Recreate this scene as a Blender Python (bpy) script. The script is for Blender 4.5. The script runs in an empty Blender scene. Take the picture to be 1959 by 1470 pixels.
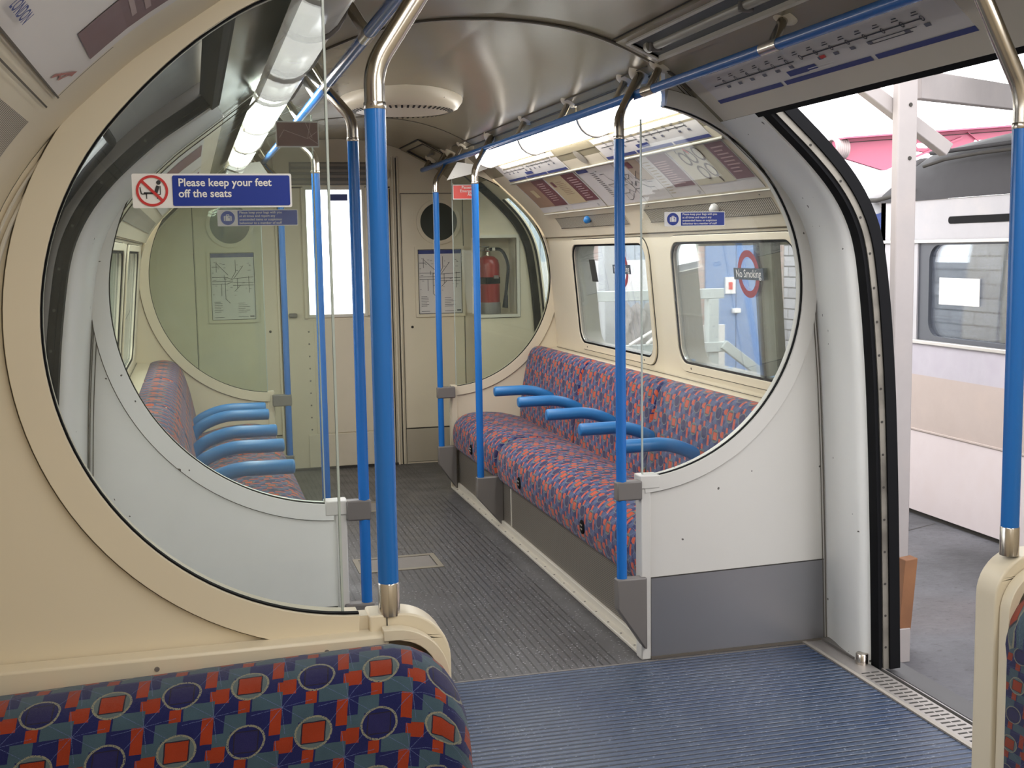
import bpy, bmesh, math, random
from math import sin, cos, pi, sqrt, atan2, radians
from mathutils import Matrix, Vector
from mathutils.geometry import tessellate_polygon

random.seed(7)
S = bpy.context.scene
COL = S.collection

# ------------------------------------------------------------------ camera
# car coordinates: x across the car (0 = centre line), y along it, z up, floor at 0
cam_d = bpy.data.cameras.new('camera')
cam = bpy.data.objects.new('camera', cam_d)
COL.objects.link(cam)
S.camera = cam
def cam_axes(yaw, pitch, roll):
    Ry = Matrix(((cos(yaw), 0, sin(yaw)), (0, 1, 0), (-sin(yaw), 0, cos(yaw))))
    Rx = Matrix(((1, 0, 0), (0, cos(pitch), -sin(pitch)), (0, sin(pitch), cos(pitch))))
    Rz = Matrix(((cos(roll), -sin(roll), 0), (sin(roll), cos(roll), 0), (0, 0, 1)))
    return Rz @ Rx @ Ry
_M = cam_axes(-.2584, .1116, -.0168)
_r = Vector((_M[0][0], _M[0][2], -_M[0][1]))
_d = Vector((_M[1][0], _M[1][2], -_M[1][1]))
_f = Vector((_M[2][0], _M[2][2], -_M[2][1]))
mw = Matrix.Identity(4)
for i in range(3):
    mw[i][0] = _r[i]; mw[i][1] = -_d[i]; mw[i][2] = -_f[i]
mw[0][3], mw[1][3], mw[2][3] = -1.0, 0.0, 1.5
cam.matrix_world = mw
cam_d.sensor_width = 36
cam_d.lens = 36 * 2300 / 1959
cam_d.clip_start = .02

# ------------------------------------------------------------------ world, light, exposure
W = bpy.data.worlds.new('overcast_sky'); S.world = W
W.use_nodes = True
bg = W.node_tree.nodes['Background']
bg.inputs[0].default_value = (.985, .985, 1, 1)
bg.inputs[1].default_value = 5.4
LAMP = 22.0
S.view_settings.view_transform = 'Standard'
S.view_settings.look = 'None'
S.view_settings.exposure = 0.0
S.view_settings.gamma = 1
S.cycles.max_bounces = 10
S.cycles.diffuse_bounces = 5
S.cycles.glossy_bounces = 4
S.cycles.transparent_max_bounces = 24
S.cycles.transmission_bounces = 8
S.cycles.sample_clamp_indirect = 6
S.cycles.caustics_reflective = False
S.cycles.caustics_refractive = False

# ------------------------------------------------------------------ node helpers
class NT:
    def __init__(s, name):
        s.m = bpy.data.materials.new(name); s.m.use_nodes = True
        s.t = s.m.node_tree; s.n = s.t.nodes; s.l = s.t.links
        s.n.clear()
        s.out = s.n.new('ShaderNodeOutputMaterial')
    def node(s, kind, **kw):
        n = s.n.new(kind)
        for k, v in kw.items(): setattr(n, k, v)
        return n
    def link(s, a, b): s.l.new(a, b)
    def put(s, v, sock):
        if isinstance(v, V): s.l.new(v.s, sock)
        elif isinstance(v, (tuple, list)): sock.default_value = tuple(v) + ((1,) if len(v) == 3 else ())
        elif hasattr(v, 'is_linked'): s.l.new(v, sock)
        else: sock.default_value = v
class V:
    def __init__(s, nt, sock): s.nt = nt; s.s = sock
    def op(s, o, b=None, c=None, rev=False):
        n = s.nt.node('ShaderNodeMath', operation=o)
        if rev: s.nt.put(b, n.inputs[0]); s.nt.put(s, n.inputs[1])
        else:
            s.nt.put(s, n.inputs[0])
            if b is not None: s.nt.put(b, n.inputs[1])
            if c is not None: s.nt.put(c, n.inputs[2])
        return V(s.nt, n.outputs[0])
    def __add__(s, b): return s.op('ADD', b)
    def __radd__(s, b): return s.op('ADD', b)
    def __sub__(s, b): return s.op('SUBTRACT', b)
    def __rsub__(s, b): return s.op('SUBTRACT', b, rev=True)
    def __mul__(s, b): return s.op('MULTIPLY', b)
    def __rmul__(s, b): return s.op('MULTIPLY', b)
    def __truediv__(s, b): return s.op('DIVIDE', b)
    def lt(s, b): return s.op('LESS_THAN', b)
    def gt(s, b): return s.op('GREATER_THAN', b)
    def frac(s): return s.op('FRACT')
    def floor(s): return s.op('FLOOR')
    def abs(s): return s.op('ABSOLUTE')
    def mod(s, b): return s.op('FLOORED_MODULO', b)
def mixc(nt, fac, a, b):
    n = nt.node('ShaderNodeMix', data_type='RGBA')
    nt.put(fac, n.inputs[0]); nt.put(a, n.inputs[6]); nt.put(b, n.inputs[7])
    return n.outputs[2]
def objco(nt):
    tc = nt.node('ShaderNodeTexCoord'); return tc
def sep(nt, sock):
    n = nt.node('ShaderNodeSeparateXYZ'); nt.link(sock, n.inputs[0])
    return V(nt, n.outputs[0]), V(nt, n.outputs[1]), V(nt, n.outputs[2])
def noise(nt, co, scale, detail=2, rough=.5, color=False):
    n = nt.node('ShaderNodeTexNoise'); nt.link(co, n.inputs['Vector'])
    n.inputs['Scale'].default_value = scale; n.inputs['Detail'].default_value = detail; n.inputs['Roughness'].default_value = rough
    return n.outputs['Color'] if color else V(nt, n.outputs[0])
def princ(nt, color, rough=.5, metal=0., bump=None, bd=.002, bs=1., spec=.5, **kw):
    p = nt.node('ShaderNodeBsdfPrincipled')
    nt.put(color, p.inputs['Base Color']); nt.put(rough, p.inputs['Roughness']); nt.put(metal, p.inputs['Metallic'])
    p.inputs['Specular IOR Level'].default_value = spec
    for k, v in kw.items(): nt.put(v, p.inputs[k])
    if bump is not None:
        b = nt.node('ShaderNodeBump'); b.inputs['Distance'].default_value = bd; b.inputs['Strength'].default_value = bs
        nt.put(bump, b.inputs['Height']); nt.link(b.outputs[0], p.inputs['Normal'])
    nt.link(p.outputs[0], nt.out.inputs[0])
    return p
def ramp(v, a, b):
    n = v.nt.node('ShaderNodeMapRange', clamp=True); v.nt.put(v, n.inputs[0])
    n.inputs[1].default_value = a; n.inputs[2].default_value = b
    return V(v.nt, n.outputs[0])

def paint(name, color, rough=.35, dirt=.12, chips=0., bump=.0, tint=(.35, .31, .25)):
    nt = NT(name); co = objco(nt).outputs['Object']
    d = noise(nt, co, 2.3, 5, .62)
    f = ramp(d, .45, .8) * dirt
    c = mixc(nt, f, color, tint)
    if chips > 0:
        k = noise(nt, co, 38, 1, .4)
        m = noise(nt, co, 5, 1, .5)
        f2 = (k + m * .22).gt(.925 - chips * .1)
        c = mixc(nt, f2, c, (.10, .09, .08))
    r = noise(nt, co, 1.6, 2)
    kw = {}
    if bump: kw = dict(bump=noise(nt, co, 180, 2), bd=bump)
    if 'ceiling' in name: kw['spec'] = .3
    princ(nt, c, r * .15 + (rough - .07), **kw)
    return nt.m
def plain(name, color, rough=.5, metal=0., **kw):
    nt = NT(name); co = objco(nt).outputs['Object']
    r = noise(nt, co, 14, 2)
    princ(nt, color, r * .1 + max(rough - .05, .02), metal, **kw)
    return nt.m
def emit(name, color, st):
    nt = NT(name); e = nt.node('ShaderNodeEmission'); nt.put(color, e.inputs[0]); e.inputs[1].default_value = st
    nt.link(e.outputs[0], nt.out.inputs[0]); return nt.m
def glassy(name, tint=(.93, .96, .94), haze=.05, hazec=(.6, .66, .6), gloss=.9, smears=0.):
    nt = NT(name); co = objco(nt).outputs['Object']
    tr = nt.node('ShaderNodeBsdfTransparent'); nt.put(tint, tr.inputs[0])
    df = nt.node('ShaderNodeBsdfDiffuse'); nt.put(hazec, df.inputs[0])
    gl = nt.node('ShaderNodeBsdfGlossy'); gl.inputs['Roughness'].default_value = .01; nt.put((.95, .97, .96), gl.inputs[0])
    m1 = nt.node('ShaderNodeMixShader')
    h = haze
    if smears:
        n1 = noise(nt, co, 3.5, 6, .7)
        h = ramp(n1, .42, .8) * smears + haze
    nt.put(h, m1.inputs[0]); nt.link(tr.outputs[0], m1.inputs[1]); nt.link(df.outputs[0], m1.inputs[2])
    fr = nt.node('ShaderNodeFresnel'); fr.inputs[0].default_value = 1.45
    g = V(nt, fr.outputs[0]) * gloss
    m2 = nt.node('ShaderNodeMixShader'); nt.put(g, m2.inputs[0])
    nt.link(m1.outputs[0], m2.inputs[1]); nt.link(gl.outputs[0], m2.inputs[2])
    nt.link(m2.outputs[0], nt.out.inputs[0])
    return nt.m

# ------------------------------------------------------------------ materials
CREAM = paint('cream_paint', (.68, .60, .46), .38, .10)
CREAMD = paint('cream_scuffed_paint', (.66, .585, .455), .45, .35, .35, tint=(.30, .24, .17))
WHITE = paint('white_panel_paint', (.60, .58, .545), .38, .06, .28)
WHITE2 = paint('white_paint_brightened', (.84, .83, .80), .34, .05, .24)  # white paint lightened to stand in for daylight on pillars and screen
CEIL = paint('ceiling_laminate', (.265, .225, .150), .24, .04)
COVING = paint('coving_laminate', (.66, .60, .50), .4, .12)
BLUE = plain('blue_gloss_paint', (.014, .145, .48), .22, spec=.45)
BLUE2 = plain('blue_armrest_paint', (.022, .17, .44), .34)
CHROME = plain('satin_steel', (.56, .51, .45), .22, 1.)
METAL = plain('brushed_metal', (.42, .42, .45), .34, 1.)
GREYP = plain('grey_moulding', (.16, .145, .135), .45)
DARK = plain('black_rubber', (.006, .006, .007), .7, spec=.10)
GAP = plain('dark_gap', (.03, .026, .022), .8)
LINE = plain('seam_gap', (.10, .085, .065), .8)  # dark brown of the seams and grooves
TRIM = plain('pale_trim_metal', (.62, .58, .50), .45)
ALU = plain('worn_aluminium', (.45, .43, .41), .4, .8)
PAPER = plain('poster_paper', (.66, .62, .60), .5)
MAROON = plain('maroon_print', (.16, .045, .06), .5)
TAN = plain('tan_print', (.33, .20, .14), .5)
SAND = plain('sand_print', (.55, .44, .27), .5)
NAVYP = plain('navy_print', (.03, .045, .20), .5)
INK = plain('dark_print', (.04, .04, .05), .5)
PINKP = plain('pale_pink_print', (.50, .34, .34), .5)
REDP = plain('red_print', (.60, .05, .04), .45)
SIGNB = plain('sign_blue', (.008, .030, .26), .4, spec=.3)
SIGNW = plain('sign_white', (.74, .72, .70), .4)
SIGNR = plain('sign_red', (.52, .02, .02), .4)
SIGNK = plain('sign_black', (.012, .012, .014), .4)
MARK = plain('scratched_maroon_sticker', (.16, .055, .055), .5)
LAMPON = emit('lit_diffuser', (1, .985, .94), LAMP)
LAMPON2 = emit('lit_diffuser_over_near_seats', (1, .985, .94), LAMP * .76)
LAMPOFF = plain('unlit_diffuser', (.80, .78, .70), .25)
TUBEOFF = plain('unlit_tube', (.42, .40, .33), .35)
GLASS = glassy('clear_screen_glass', (.965, .98, .97), .012, gloss=.55)
GLASSD = glassy('dirty_screen_glass', (.965, .98, .968), .018, (.62, .66, .60), .5, .04)
GLASSD2 = glassy('green_tinged_screen_glass', (.925, .965, .925), .018, (.6, .66, .58), .5, .03)
GLASSW = glassy('window_glass', (.965, .975, .975), .02, (.7, .72, .72), .55, .04)
GEDGE = plain('glass_edge', (.45, .50, .45), .3)
DGLASS = plain('dark_porthole_glass', (.035, .042, .036), .12)
EXTR = plain('extinguisher_red', (.26, .022, .02), .3)
CONC = None

def moquette(name, blue=(.022, .022, .11), teal=(.085, .15, .20), red=(.50, .055, .015), line=(.12, .15, .30), flip=False):
    nt = NT(name)
    uv = nt.node('ShaderNodeUVMap'); uv.uv_map = 'UVMap'
    u, v, _ = sep(nt, uv.outputs[0])
    wob = noise(nt, uv.outputs[0], 60, 2)
    u = u + (wob - .5) * .0018; v = v + (wob - .5) * .0018
    cu = u / .108 + v * 1.2; cv = v / .094
    iu = cu.floor(); iv = cv.floor()
    x = cu.frac() - .5; y = cv.frac() - .5           # cell centred on a circle
    par = (iu + iv).mod(2.0)                          # 0 / 1 checkerboard: red or navy middle
    def rect(x0, x1, y0, y1):
        return (x - (x0 + x1) / 2).abs().lt((x1 - x0) / 2) * (y - (y0 + y1) / 2).abs().lt((y1 - y0) / 2)
    c = mixc(nt, rect(-.5, -.05, -.5, -.22), blue, teal)
    c = mixc(nt, rect(.02, .34, .20, .5), c, teal)
    c = mixc(nt, rect(.24, .5, -.05, .20), c, teal)
    c = mixc(nt, rect(-.5, -.33, .05, .5) , c, red)
    c = mixc(nt, rect(.30, .5, -.28, -.02), c, red)
    c = mixc(nt, rect(-.02, .15, -.5, -.28), c, red)
    c = mixc(nt, rect(-.5, -.42, -.22, -.05), c, red)
    # star of thin stitched lines round the cell corner
    sx = (x + .5).mod(1.0); sy = (y + .5).mod(1.0)
    ax = sx - (sx.gt(.5)); ay = sy - (sy.gt(.5))
    ang = ay.op('ARCTAN2', ax)
    rr = (ax * ax + ay * ay).op('SQRT')
    st = (ang * 4.0 + .6).op('SINE').abs() * rr
    star = st.lt(.020) * rr.lt(.46) * ((noise(nt, uv.outputs[0], 900, 0)).gt(.45))
    c = mixc(nt, star, c, line)
    # circle
    r = (x * x + y * y).op('SQRT')
    disc = r.lt(.27)
    inner = mixc(nt, par, (.10, .13, .14), blue)
    c = mixc(nt, disc, c, inner)
    sq = x.abs().lt(.165) * y.abs().lt(.165)
    sqb = x.abs().lt(.185) * y.abs().lt(.185)
    c = mixc(nt, sqb, c, (.02, .015, .03))
    sqc = mixc(nt, par, red, (.02, .018, .085))
    c = mixc(nt, sq, c, sqc)
    ring = (r - .27).abs().lt(.017) * (noise(nt, uv.outputs[0], 500, 0).gt(.36))
    c = mixc(nt, ring, c, (.23, .22, .16))
    grain = noise(nt, uv.outputs[0], 1500, 1)
    g2 = noise(nt, uv.outputs[0], 25, 2)
    hs = nt.node('ShaderNodeHueSaturation'); nt.put(grain * .5 + .55 + g2 * .4, hs.inputs['Value']); nt.link(c, hs.inputs['Color'])
    princ(nt, hs.outputs[0], .9, bump=grain, bd=.0012, spec=.15, **{'Sheen Weight': .25, 'Sheen Roughness': .4})
    return nt.m
MOQ = moquette('moquette_of_circles_and_squares', (.012, .014, .085), (.050, .088, .118), (.28, .034, .010), (.10, .13, .27))
MOQF = moquette('bench_moquette', (.020, .022, .105), (.065, .09, .19), (.50, .07, .025), (.34, .37, .52))

def floor_grey():
    nt = NT('grey_grooved_rubber'); co = objco(nt).outputs['Object']
    x, y, z = sep(nt, co)
    fr = (x / .030).frac()
    gr = ((fr - .5).abs()).lt(.13) * (x.abs().lt(.46)) * ramp(noise(nt, co, 1.7, 2), .30, .45) 
    fl = noise(nt, co, 95, 1, .3)
    fleck = (fl + noise(nt, co, 12, 2) * .25).gt(.825)
    base = mixc(nt, noise(nt, co, 2.2, 4), (.045, .044, .046), (.085, .082, .086))
    c = mixc(nt, gr * .85, base, (.022, .021, .023))
    c = mixc(nt, fleck * .55, c, (.42, .42, .44))
    princ(nt, c, noise(nt, co, 6, 3) * .35 + .22, bump=(gr * -1.0), bd=.002)
    return nt.m
def floor_blue():
    nt = NT('blue_ribbed_rubber'); co = objco(nt).outputs['Object']
    x, y, z = sep(nt, co)
    fr = (y / .0285).frac()
    gr = ((fr - .5).abs()).lt(.10)
    rd = ramp((fr - .5).abs(), .07, .22)
    fl = noise(nt, co, 110, 1, .3)
    fleck = (fl + noise(nt, co, 9, 2) * .25).gt(.835)
    base = mixc(nt, ramp(noise(nt, co, 3.0, 4), .35, .7), (.022, .042, .095), (.045, .065, .105))
    c = mixc(nt, gr, base, (.005, .008, .02))
    c = mixc(nt, fleck * .5, c, (.34, .38, .46))
    princ(nt, c, noise(nt, co, 8, 3) * .3 + .24, bump=rd, bd=.004, spec=.6)
    return nt.m
def concrete():
    nt = NT('weathered_concrete'); co = objco(nt).outputs['Object']
    a = noise(nt, co, 1.1, 8, .65); b = noise(nt, co, 30, 4)
    c = mixc(nt, ramp(a, .35, .65), (.032, .031, .034), (.115, .112, .125))
    c = mixc(nt, ramp(noise(nt, co, .7, 3), .55, .7) * .5, c, (.10, .075, .07))
    c = mixc(nt, ramp(b, .58, .72) * .55, c, (.03, .028, .028))
    princ(nt, c, .75, bump=b, bd=.006)
    return nt.m
def perforated():
    nt = NT('perforated_plinth_metal'); co = objco(nt).outputs['Object']
    x, y, z = sep(nt, co)
    a = (y / .009).frac() - .5; b = ((z + (y / .009).floor().mod(2.0) * .0045) / .009).frac() - .5
    d = (a * a + b * b).op('SQRT').lt(.28)
    c = mixc(nt, d, (.30, .27, .23), (.06, .05, .04))
    princ(nt, c, .42, .55)
    return nt.m
def grille(name, dx, horizontal=False, a=(.50, .45, .37), b=(.07, .055, .04), slant=.0):
    nt = NT(name); co = objco(nt).outputs['Object']
    x, y, z = sep(nt, co)
    f = ((y + z * slant) / dx).frac().lt(.45)
    c = mixc(nt, f, a, b)
    princ(nt, c, .5, bump=f * -1.0, bd=.003)
    return nt.m
def boards(name, a, b, axis='z', pitch=.15, rough=.8, grime=.3, gc=(.2, .17, .15)):
    lines = pitch < 2
    nt = NT(name); co = objco(nt).outputs['Object']
    x, y, z = sep(nt, co); v = {'x': x, 'y': y, 'z': z}[axis]
    q = (v + noise(nt, co, 2.5, 3) * .03) / pitch
    ln = q.frac().lt(.10)
    n = noise(nt, co, 3, 5, .7)
    c = mixc(nt, n, a, b)
    c = mixc(nt, ramp(noise(nt, co, 6, 5), .5, .75) * grime, c, gc)
    if not lines:
        princ(nt, c, rough); return nt.m
    c = mixc(nt, ln * .7, c, (a[0] * .35, a[1] * .35, a[2] * .35))
    princ(nt, c, rough, bump=q.frac(), bd=.02)
    return nt.m
def brick(name, a, b, mortar, sx=.22, sz=.075):
    nt = NT(name); co = objco(nt).outputs['Object']
    x, y, z = sep(nt, co)
    cmb = nt.node('ShaderNodeCombineXYZ'); nt.put(x + y, cmb.inputs[0]); nt.put(z, cmb.inputs[1])
    br = nt.node('ShaderNodeTexBrick'); nt.link(cmb.outputs[0], br.inputs[0])
    nt.put(a, br.inputs['Color1']); nt.put(b, br.inputs['Color2']); nt.put(mortar, br.inputs['Mortar'])
    br.inputs['Scale'].default_value = 1; br.inputs['Brick Width'].default_value = sx; br.inputs['Row Height'].default_value = sz
    br.inputs['Mortar Size'].default_value = .008
    princ(nt, br.outputs[0], .85, bump=V(nt, br.outputs[1]) * -1.0, bd=.01)
    return nt.m
FLG = floor_grey(); FLB = floor_blue(); CONC = concrete(); PERF = perforated()
GRL = grille('slotted_grille', .016)
GRL2 = grille('fine_slotted_grille', .011)
KICK = plain('steel_kick_plate', (.28, .275, .29), .36, .78)
SILLE = plain('worn_sill_edge', (.30, .27, .235), .5)
ISTEEL = plain('sill_tread_metal', (.40, .37, .35), .5, .7)

# ------------------------------------------------------------------ mesh helpers
class MB:
    def __init__(s): s.v = []; s.f = []; s.uv = []
    def add(s, vf, uv=None):
        if isinstance(vf, MB): vf = (vf.v, vf.f, vf.uv)
        v, f = vf[0], vf[1]; o = len(s.v)
        s.v += [tuple(p) for p in v]
        for i, fc in enumerate(f):
            s.f.append([o + k for k in fc])
            s.uv.append(vf[2][i] if len(vf) > 2 else None)
        return s
def mesh(name, vf, mat, smooth=None, weld=False):
    if isinstance(vf, MB): v, f, uv = vf.v, vf.f, vf.uv
    else: v, f = vf[0], vf[1]; uv = vf[2] if len(vf) > 2 else [None] * len(f)
    me = bpy.data.meshes.new(name)
    me.from_pydata([tuple(p) for p in v], [], [list(q) for q in f])
    if any(u is not None for u in uv):
        L = me.uv_layers.new(name='UVMap')
        for p in me.polygons:
            u = uv[p.index]
            if u:
                for k, li in enumerate(p.loop_indices): L.data[li].uv = u[k]
    bm = bmesh.new(); bm.from_mesh(me)
    if weld: bmesh.ops.remove_doubles(bm, verts=bm.verts, dist=1e-5)
    bmesh.ops.recalc_face_normals(bm, faces=bm.faces)
    bm.to_mesh(me); bm.free()
    me.materials.append(mat)
    if smooth is not None:
        for p in me.polygons: p.use_smooth = True
        if smooth < 180: me.set_sharp_from_angle(angle=radians(smooth))
    return me
def tag(o, label=None, cat=None, group=None, kind=None):
    if label: o['label'] = label
    if cat: o['category'] = cat
    if group: o['group'] = group
    if kind: o['kind'] = kind
    return o
def thing(name, label, cat, loc, group=None, kind=None):
    o = bpy.data.objects.new(name, None); COL.objects.link(o)
    o.empty_display_size = .05
    o.location = loc
    return tag(o, label, cat, group, kind)
def part(name, vf, mat, parent=None, smooth=None, bevel=0, label=None, weld=False, kind=None, seg=2):
    me = mesh(name, vf, mat, smooth, weld)
    o = bpy.data.objects.new(name, me); COL.objects.link(o)
    if parent is not None:
        o.parent = parent
        o.matrix_parent_inverse = Matrix.Translation(-Vector(parent.location)) if parent.type == 'EMPTY' else Matrix.Identity(4)
    if bevel:
        b = o.modifiers.new('edge', 'BEVEL'); b.width = bevel; b.segments = seg; b.limit_method = 'ANGLE'
        for p in me.polygons: p.use_smooth = True
        me.set_sharp_from_angle(angle=radians(40)); b.harden_normals = False
    if label: o['label'] = label
    if kind: o['kind'] = kind
    return o
def struct(name, vf, mat, **kw): return part(name, vf, mat, kind='structure', **kw)
def dup(root, off, label=None):
    r = root.copy(); COL.objects.link(r); r.location = Vector(root.location) + Vector(off)
    if label: r['label'] = label
    for ch in list(root.children):
        c = ch.copy(); COL.objects.link(c); c.parent = r
        for g in ch.children:
            d = g.copy(); COL.objects.link(d); d.parent = c
    return r
def box(x0, x1, y0, y1, z0, z1):
    v = [(x, y, z) for x in (x0, x1) for y in (y0, y1) for z in (z0, z1)]
    return v, [(0, 1, 3, 2), (4, 6, 7, 5), (0, 4, 5, 1), (2, 3, 7, 6), (0, 2, 6, 4), (1, 5, 7, 3)]
def fillet(pts, rad, n=8):
    pts = [Vector(p) for p in pts]; out = [pts[0]]
    for a, b, c in zip(pts, pts[1:], pts[2:]):
        u = (a - b); w = (c - b); r = min(rad, u.length * .49, w.length * .49)
        p0 = b + u.normalized() * r; p1 = b + w.normalized() * r
        for i in range(n + 1):
            t = i / n; out.append(p0 * (1 - t) ** 2 + b * 2 * t * (1 - t) + p1 * t * t)
    out.append(pts[-1]); return out
def tube(pts, r, seg=16, cap=True, closed=False):
    pts = [Vector(p) for p in pts]; n = len(pts)
    rs = r if isinstance(r, (list, tuple)) else [r] * n
    v = []; f = []
    nrm = None
    for i, p in enumerate(pts):
        if closed: t = (pts[(i + 1) % n] - pts[i - 1]).normalized()
        else: t = (pts[min(i + 1, n - 1)] - pts[max(i - 1, 0)]).normalized()
        if nrm is None:
            nrm = t.orthogonal().normalized()
        else:
            nrm = (nrm - t * nrm.dot(t)).normalized()
        b = t.cross(nrm)
        for k in range(seg):
            a = 2 * pi * k / seg
            v.append(p + (nrm * cos(a) + b * sin(a)) * rs[i])
    for i in range(n if closed else n - 1):
        j = (i + 1) % n
        for k in range(seg):
            f.append((i * seg + k, i * seg + (k + 1) % seg, j * seg + (k + 1) % seg, j * seg + k))
    if cap and not closed:
        f.append(tuple(range(seg))); f.append(tuple((n - 1) * seg + k for k in range(seg)))
    return v, f
def round_end_tube(pts, r, seg=18, ball=.5):
    """tube whose two ends are rounded over"""
    pts = [Vector(p) for p in pts]
    P = []; R = []
    def end(a, d):
        q = []
        for i in range(5):
            t = i / 4 * pi / 2
            q.append((a + d * (r * ball * sin(t)), r * (1 - ball) + r * ball * cos(t) if i < 4 else r * (1 - ball)))
        return q
    d0 = (pts[0] - pts[1]).normalized(); d1 = (pts[-1] - pts[-2]).normalized()
    s = end(pts[0], d0)[::-1]; e = end(pts[-1], d1)
    for p, q in s: P.append(p); R.append(q)
    for p in pts[1:-1]: P.append(p); R.append(r)
    for p, q in e: P.append(p); R.append(q)
    return tube(P, R, seg)
def lathe(prof, origin, axis=(0, 0, 1), seg=32, cap=True):
    ax = Vector(axis).normalized(); u = ax.orthogonal().normalized(); w = ax.cross(u); o = Vector(origin)
    v = []; f = []
    for r, h in prof:
        for k in range(seg):
            a = 2 * pi * k / seg
            v.append(o + ax * h + (u * cos(a) + w * sin(a)) * max(r, 1e-5))
    n = len(prof)
    for i in range(n - 1):
        for k in range(seg):
            f.append((i * seg + k, i * seg + (k + 1) % seg, (i + 1) * seg + (k + 1) % seg, (i + 1) * seg + k))
    if cap:
        f.append(tuple(range(seg))); f.append(tuple((n - 1) * seg + k for k in range(seg)))
    return v, f
def flat(loops, mp, t):
    """2-D loops (outline, holes) -> plate of thickness t through mapping mp(u,v,w)"""
    pts = [p for l in loops for p in l]
    tris = tessellate_polygon([[Vector((p[0], p[1], 0)) for p in l] for l in loops])
    n = len(pts)
    if t == 0:
        return [mp(p[0], p[1], 0) for p in pts], [tuple(q) for q in tris]
    v = [mp(p[0], p[1], t) for p in pts] + [mp(p[0], p[1], 0) for p in pts]
    f = [tuple(q) for q in tris] + [tuple(n + i for i in reversed(q)) for q in tris]
    o = 0
    for l in loops:
        m = len(l)
        for i in range(m):
            j = (i + 1) % m; f.append((o + i, o + j, n + o + j, n + o + i))
        o += m
    return v, f
def rrect(x0, x1, y0, y1, r, n=6):
    out = []
    for cx, cy, a in ((x1 - r, y1 - r, 0), (x0 + r, y1 - r, 90), (x0 + r, y0 + r, 180), (x1 - r, y0 + r, 270)):
        for i in range(n + 1):
            t = radians(a + 90 * i / n); out.append((cx + r * cos(t), cy + r * sin(t)))
    return out
def circle(cx, cy, r, n=48, a0=0, a1=360, closed=True):
    m = n if closed else n + 1
    return [(cx + r * cos(radians(a0 + (a1 - a0) * i / n)), cy + r * sin(radians(a0 + (a1 - a0) * i / n))) for i in range(m)]
def ringpoly(cx, cy, r0, r1, a0, a1, n=40):
    return circle(cx, cy, r1, n, a0, a1, False) + circle(cx, cy, r0, n, a1, a0, False)
_txt = {}
def text2d(body, size, align='LEFT', sx=1., space=1.0, bold=0.):
    c = bpy.data.curves.new('lettering', 'FONT'); c.body = body; c.size = size; c.align_x = align
    c.resolution_u = 3; c.space_line = space; c.offset = bold
    o = bpy.data.objects.new('lettering', c); COL.objects.link(o)
    dg = bpy.context.evaluated_depsgraph_get()
    me = bpy.data.meshes.new_from_object(o.evaluated_get(dg))
    v = [(p.co.x * sx, p.co.y) for p in me.vertices]; f = [tuple(p.vertices) for p in me.polygons]
    bpy.data.objects.remove(o); bpy.data.curves.remove(c); bpy.data.meshes.remove(me)
    return v, f
def lettering(body, size, mp, u, v, w, **kw):
    p, f = text2d(body, size, **kw)
    return [mp(u + a, v + b, w) for a, b in p], f

# ------------------------------------------------------------------ car body profile
PR = [(0, 2.265), (.15, 2.26), (.3, 2.24), (.45, 2.195), (.56, 2.145), (.66, 2.09), (.72, 2.035), (.80, 1.965), (.9, 1.875),
      (1.0, 1.785), (1.09, 1.69), (1.15, 1.60), (1.19, 1.50), (1.213, 1.35), (1.23, 1.2), (1.25, .95), (1.27, .5), (1.285, 0)]
def _chaikin(p):
    o = [p[0]]
    for a, b in zip(p, p[1:]):
        o += [(a[0] * .75 + b[0] * .25, a[1] * .75 + b[1] * .25), (a[0] * .25 + b[0] * .75, a[1] * .25 + b[1] * .75)]
    return o + [p[-1]]
PP = _chaikin(_chaikin(PR))
def px(z):
    z = min(max(z, 0), 2.2649)
    for a, b in zip(PP, PP[1:]):
        if b[1] <= z <= a[1]:
            return a[0] + (b[0] - a[0]) * (a[1] - z) / max(a[1] - b[1], 1e-9)
    return 0
def kof(side, y):
    if side > 0: return 1.0
    if y <= 3.7: return 1.115
    if y >= 4.0: return 1.07
    return 1.115 + (y - 3.7) / .3 * (1.07 - 1.115)
def kx(x, k):
    t = min(max((x - .5) / .45, 0), 1); return x * (1 + (k - 1) * t)
def nrm(z):
    """outward normal (dx,dz) of the right hand profile at height z"""
    a = (px(min(z + .02, 2.26)), min(z + .02, 2.26)); b = (px(max(z - .02, 0)), max(z - .02, 0))
    dx, dz = a[0] - b[0], a[1] - b[1]; l = math.hypot(dx, dz); return dz / l, -dx / l
def sp(side, y, z, off=0.):
    """point on the inner wall surface, off = outwards"""
    nx, nz = nrm(z); k = kof(side, y)
    return (side * (kx(px(z), k) + off * nx), y, z + off * nz)
ZL = [p[1] for p in PP]
def zrange(z0, z1):
    zs = [z for z in ZL if z0 + 1e-4 < z < z1 - 1e-4]; return sorted(zs + [z0, z1])
def wall_strip(side, st, z0, z1):
    """st: list of (y, off) stations"""
    zs = zrange(z0, z1); v = []; f = []
    for y, off in st: v += [sp(side, y, z, off if off > 0 else off * min(max((DZ - z) / .5, 0), 1)) for z in zs]
    n = len(zs)
    for i in range(len(st) - 1):
        for j in range(n - 1): f.append((i * n + j, i * n + j + 1, (i + 1) * n + j + 1, (i + 1) * n + j))
    return v, f
def band(side, y0, y1, o0, o1, z0, z1):
    zs = zrange(z0, z1); v = []; f = []; n = len(zs)
    for y, o in ((y0, o0), (y0, o1), (y1, o1), (y1, o0)): v += [sp(side, y, z, o) for z in zs]
    for i in range(4):
        k = (i + 1) % 4
        for j in range(n - 1): f.append((i * n + j, i * n + j + 1, k * n + j + 1, k * n + j))
    f.append((0, n, 2 * n, 3 * n)); f.append((n - 1, 2 * n - 1, 3 * n - 1, 4 * n - 1))
    return v, f
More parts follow.
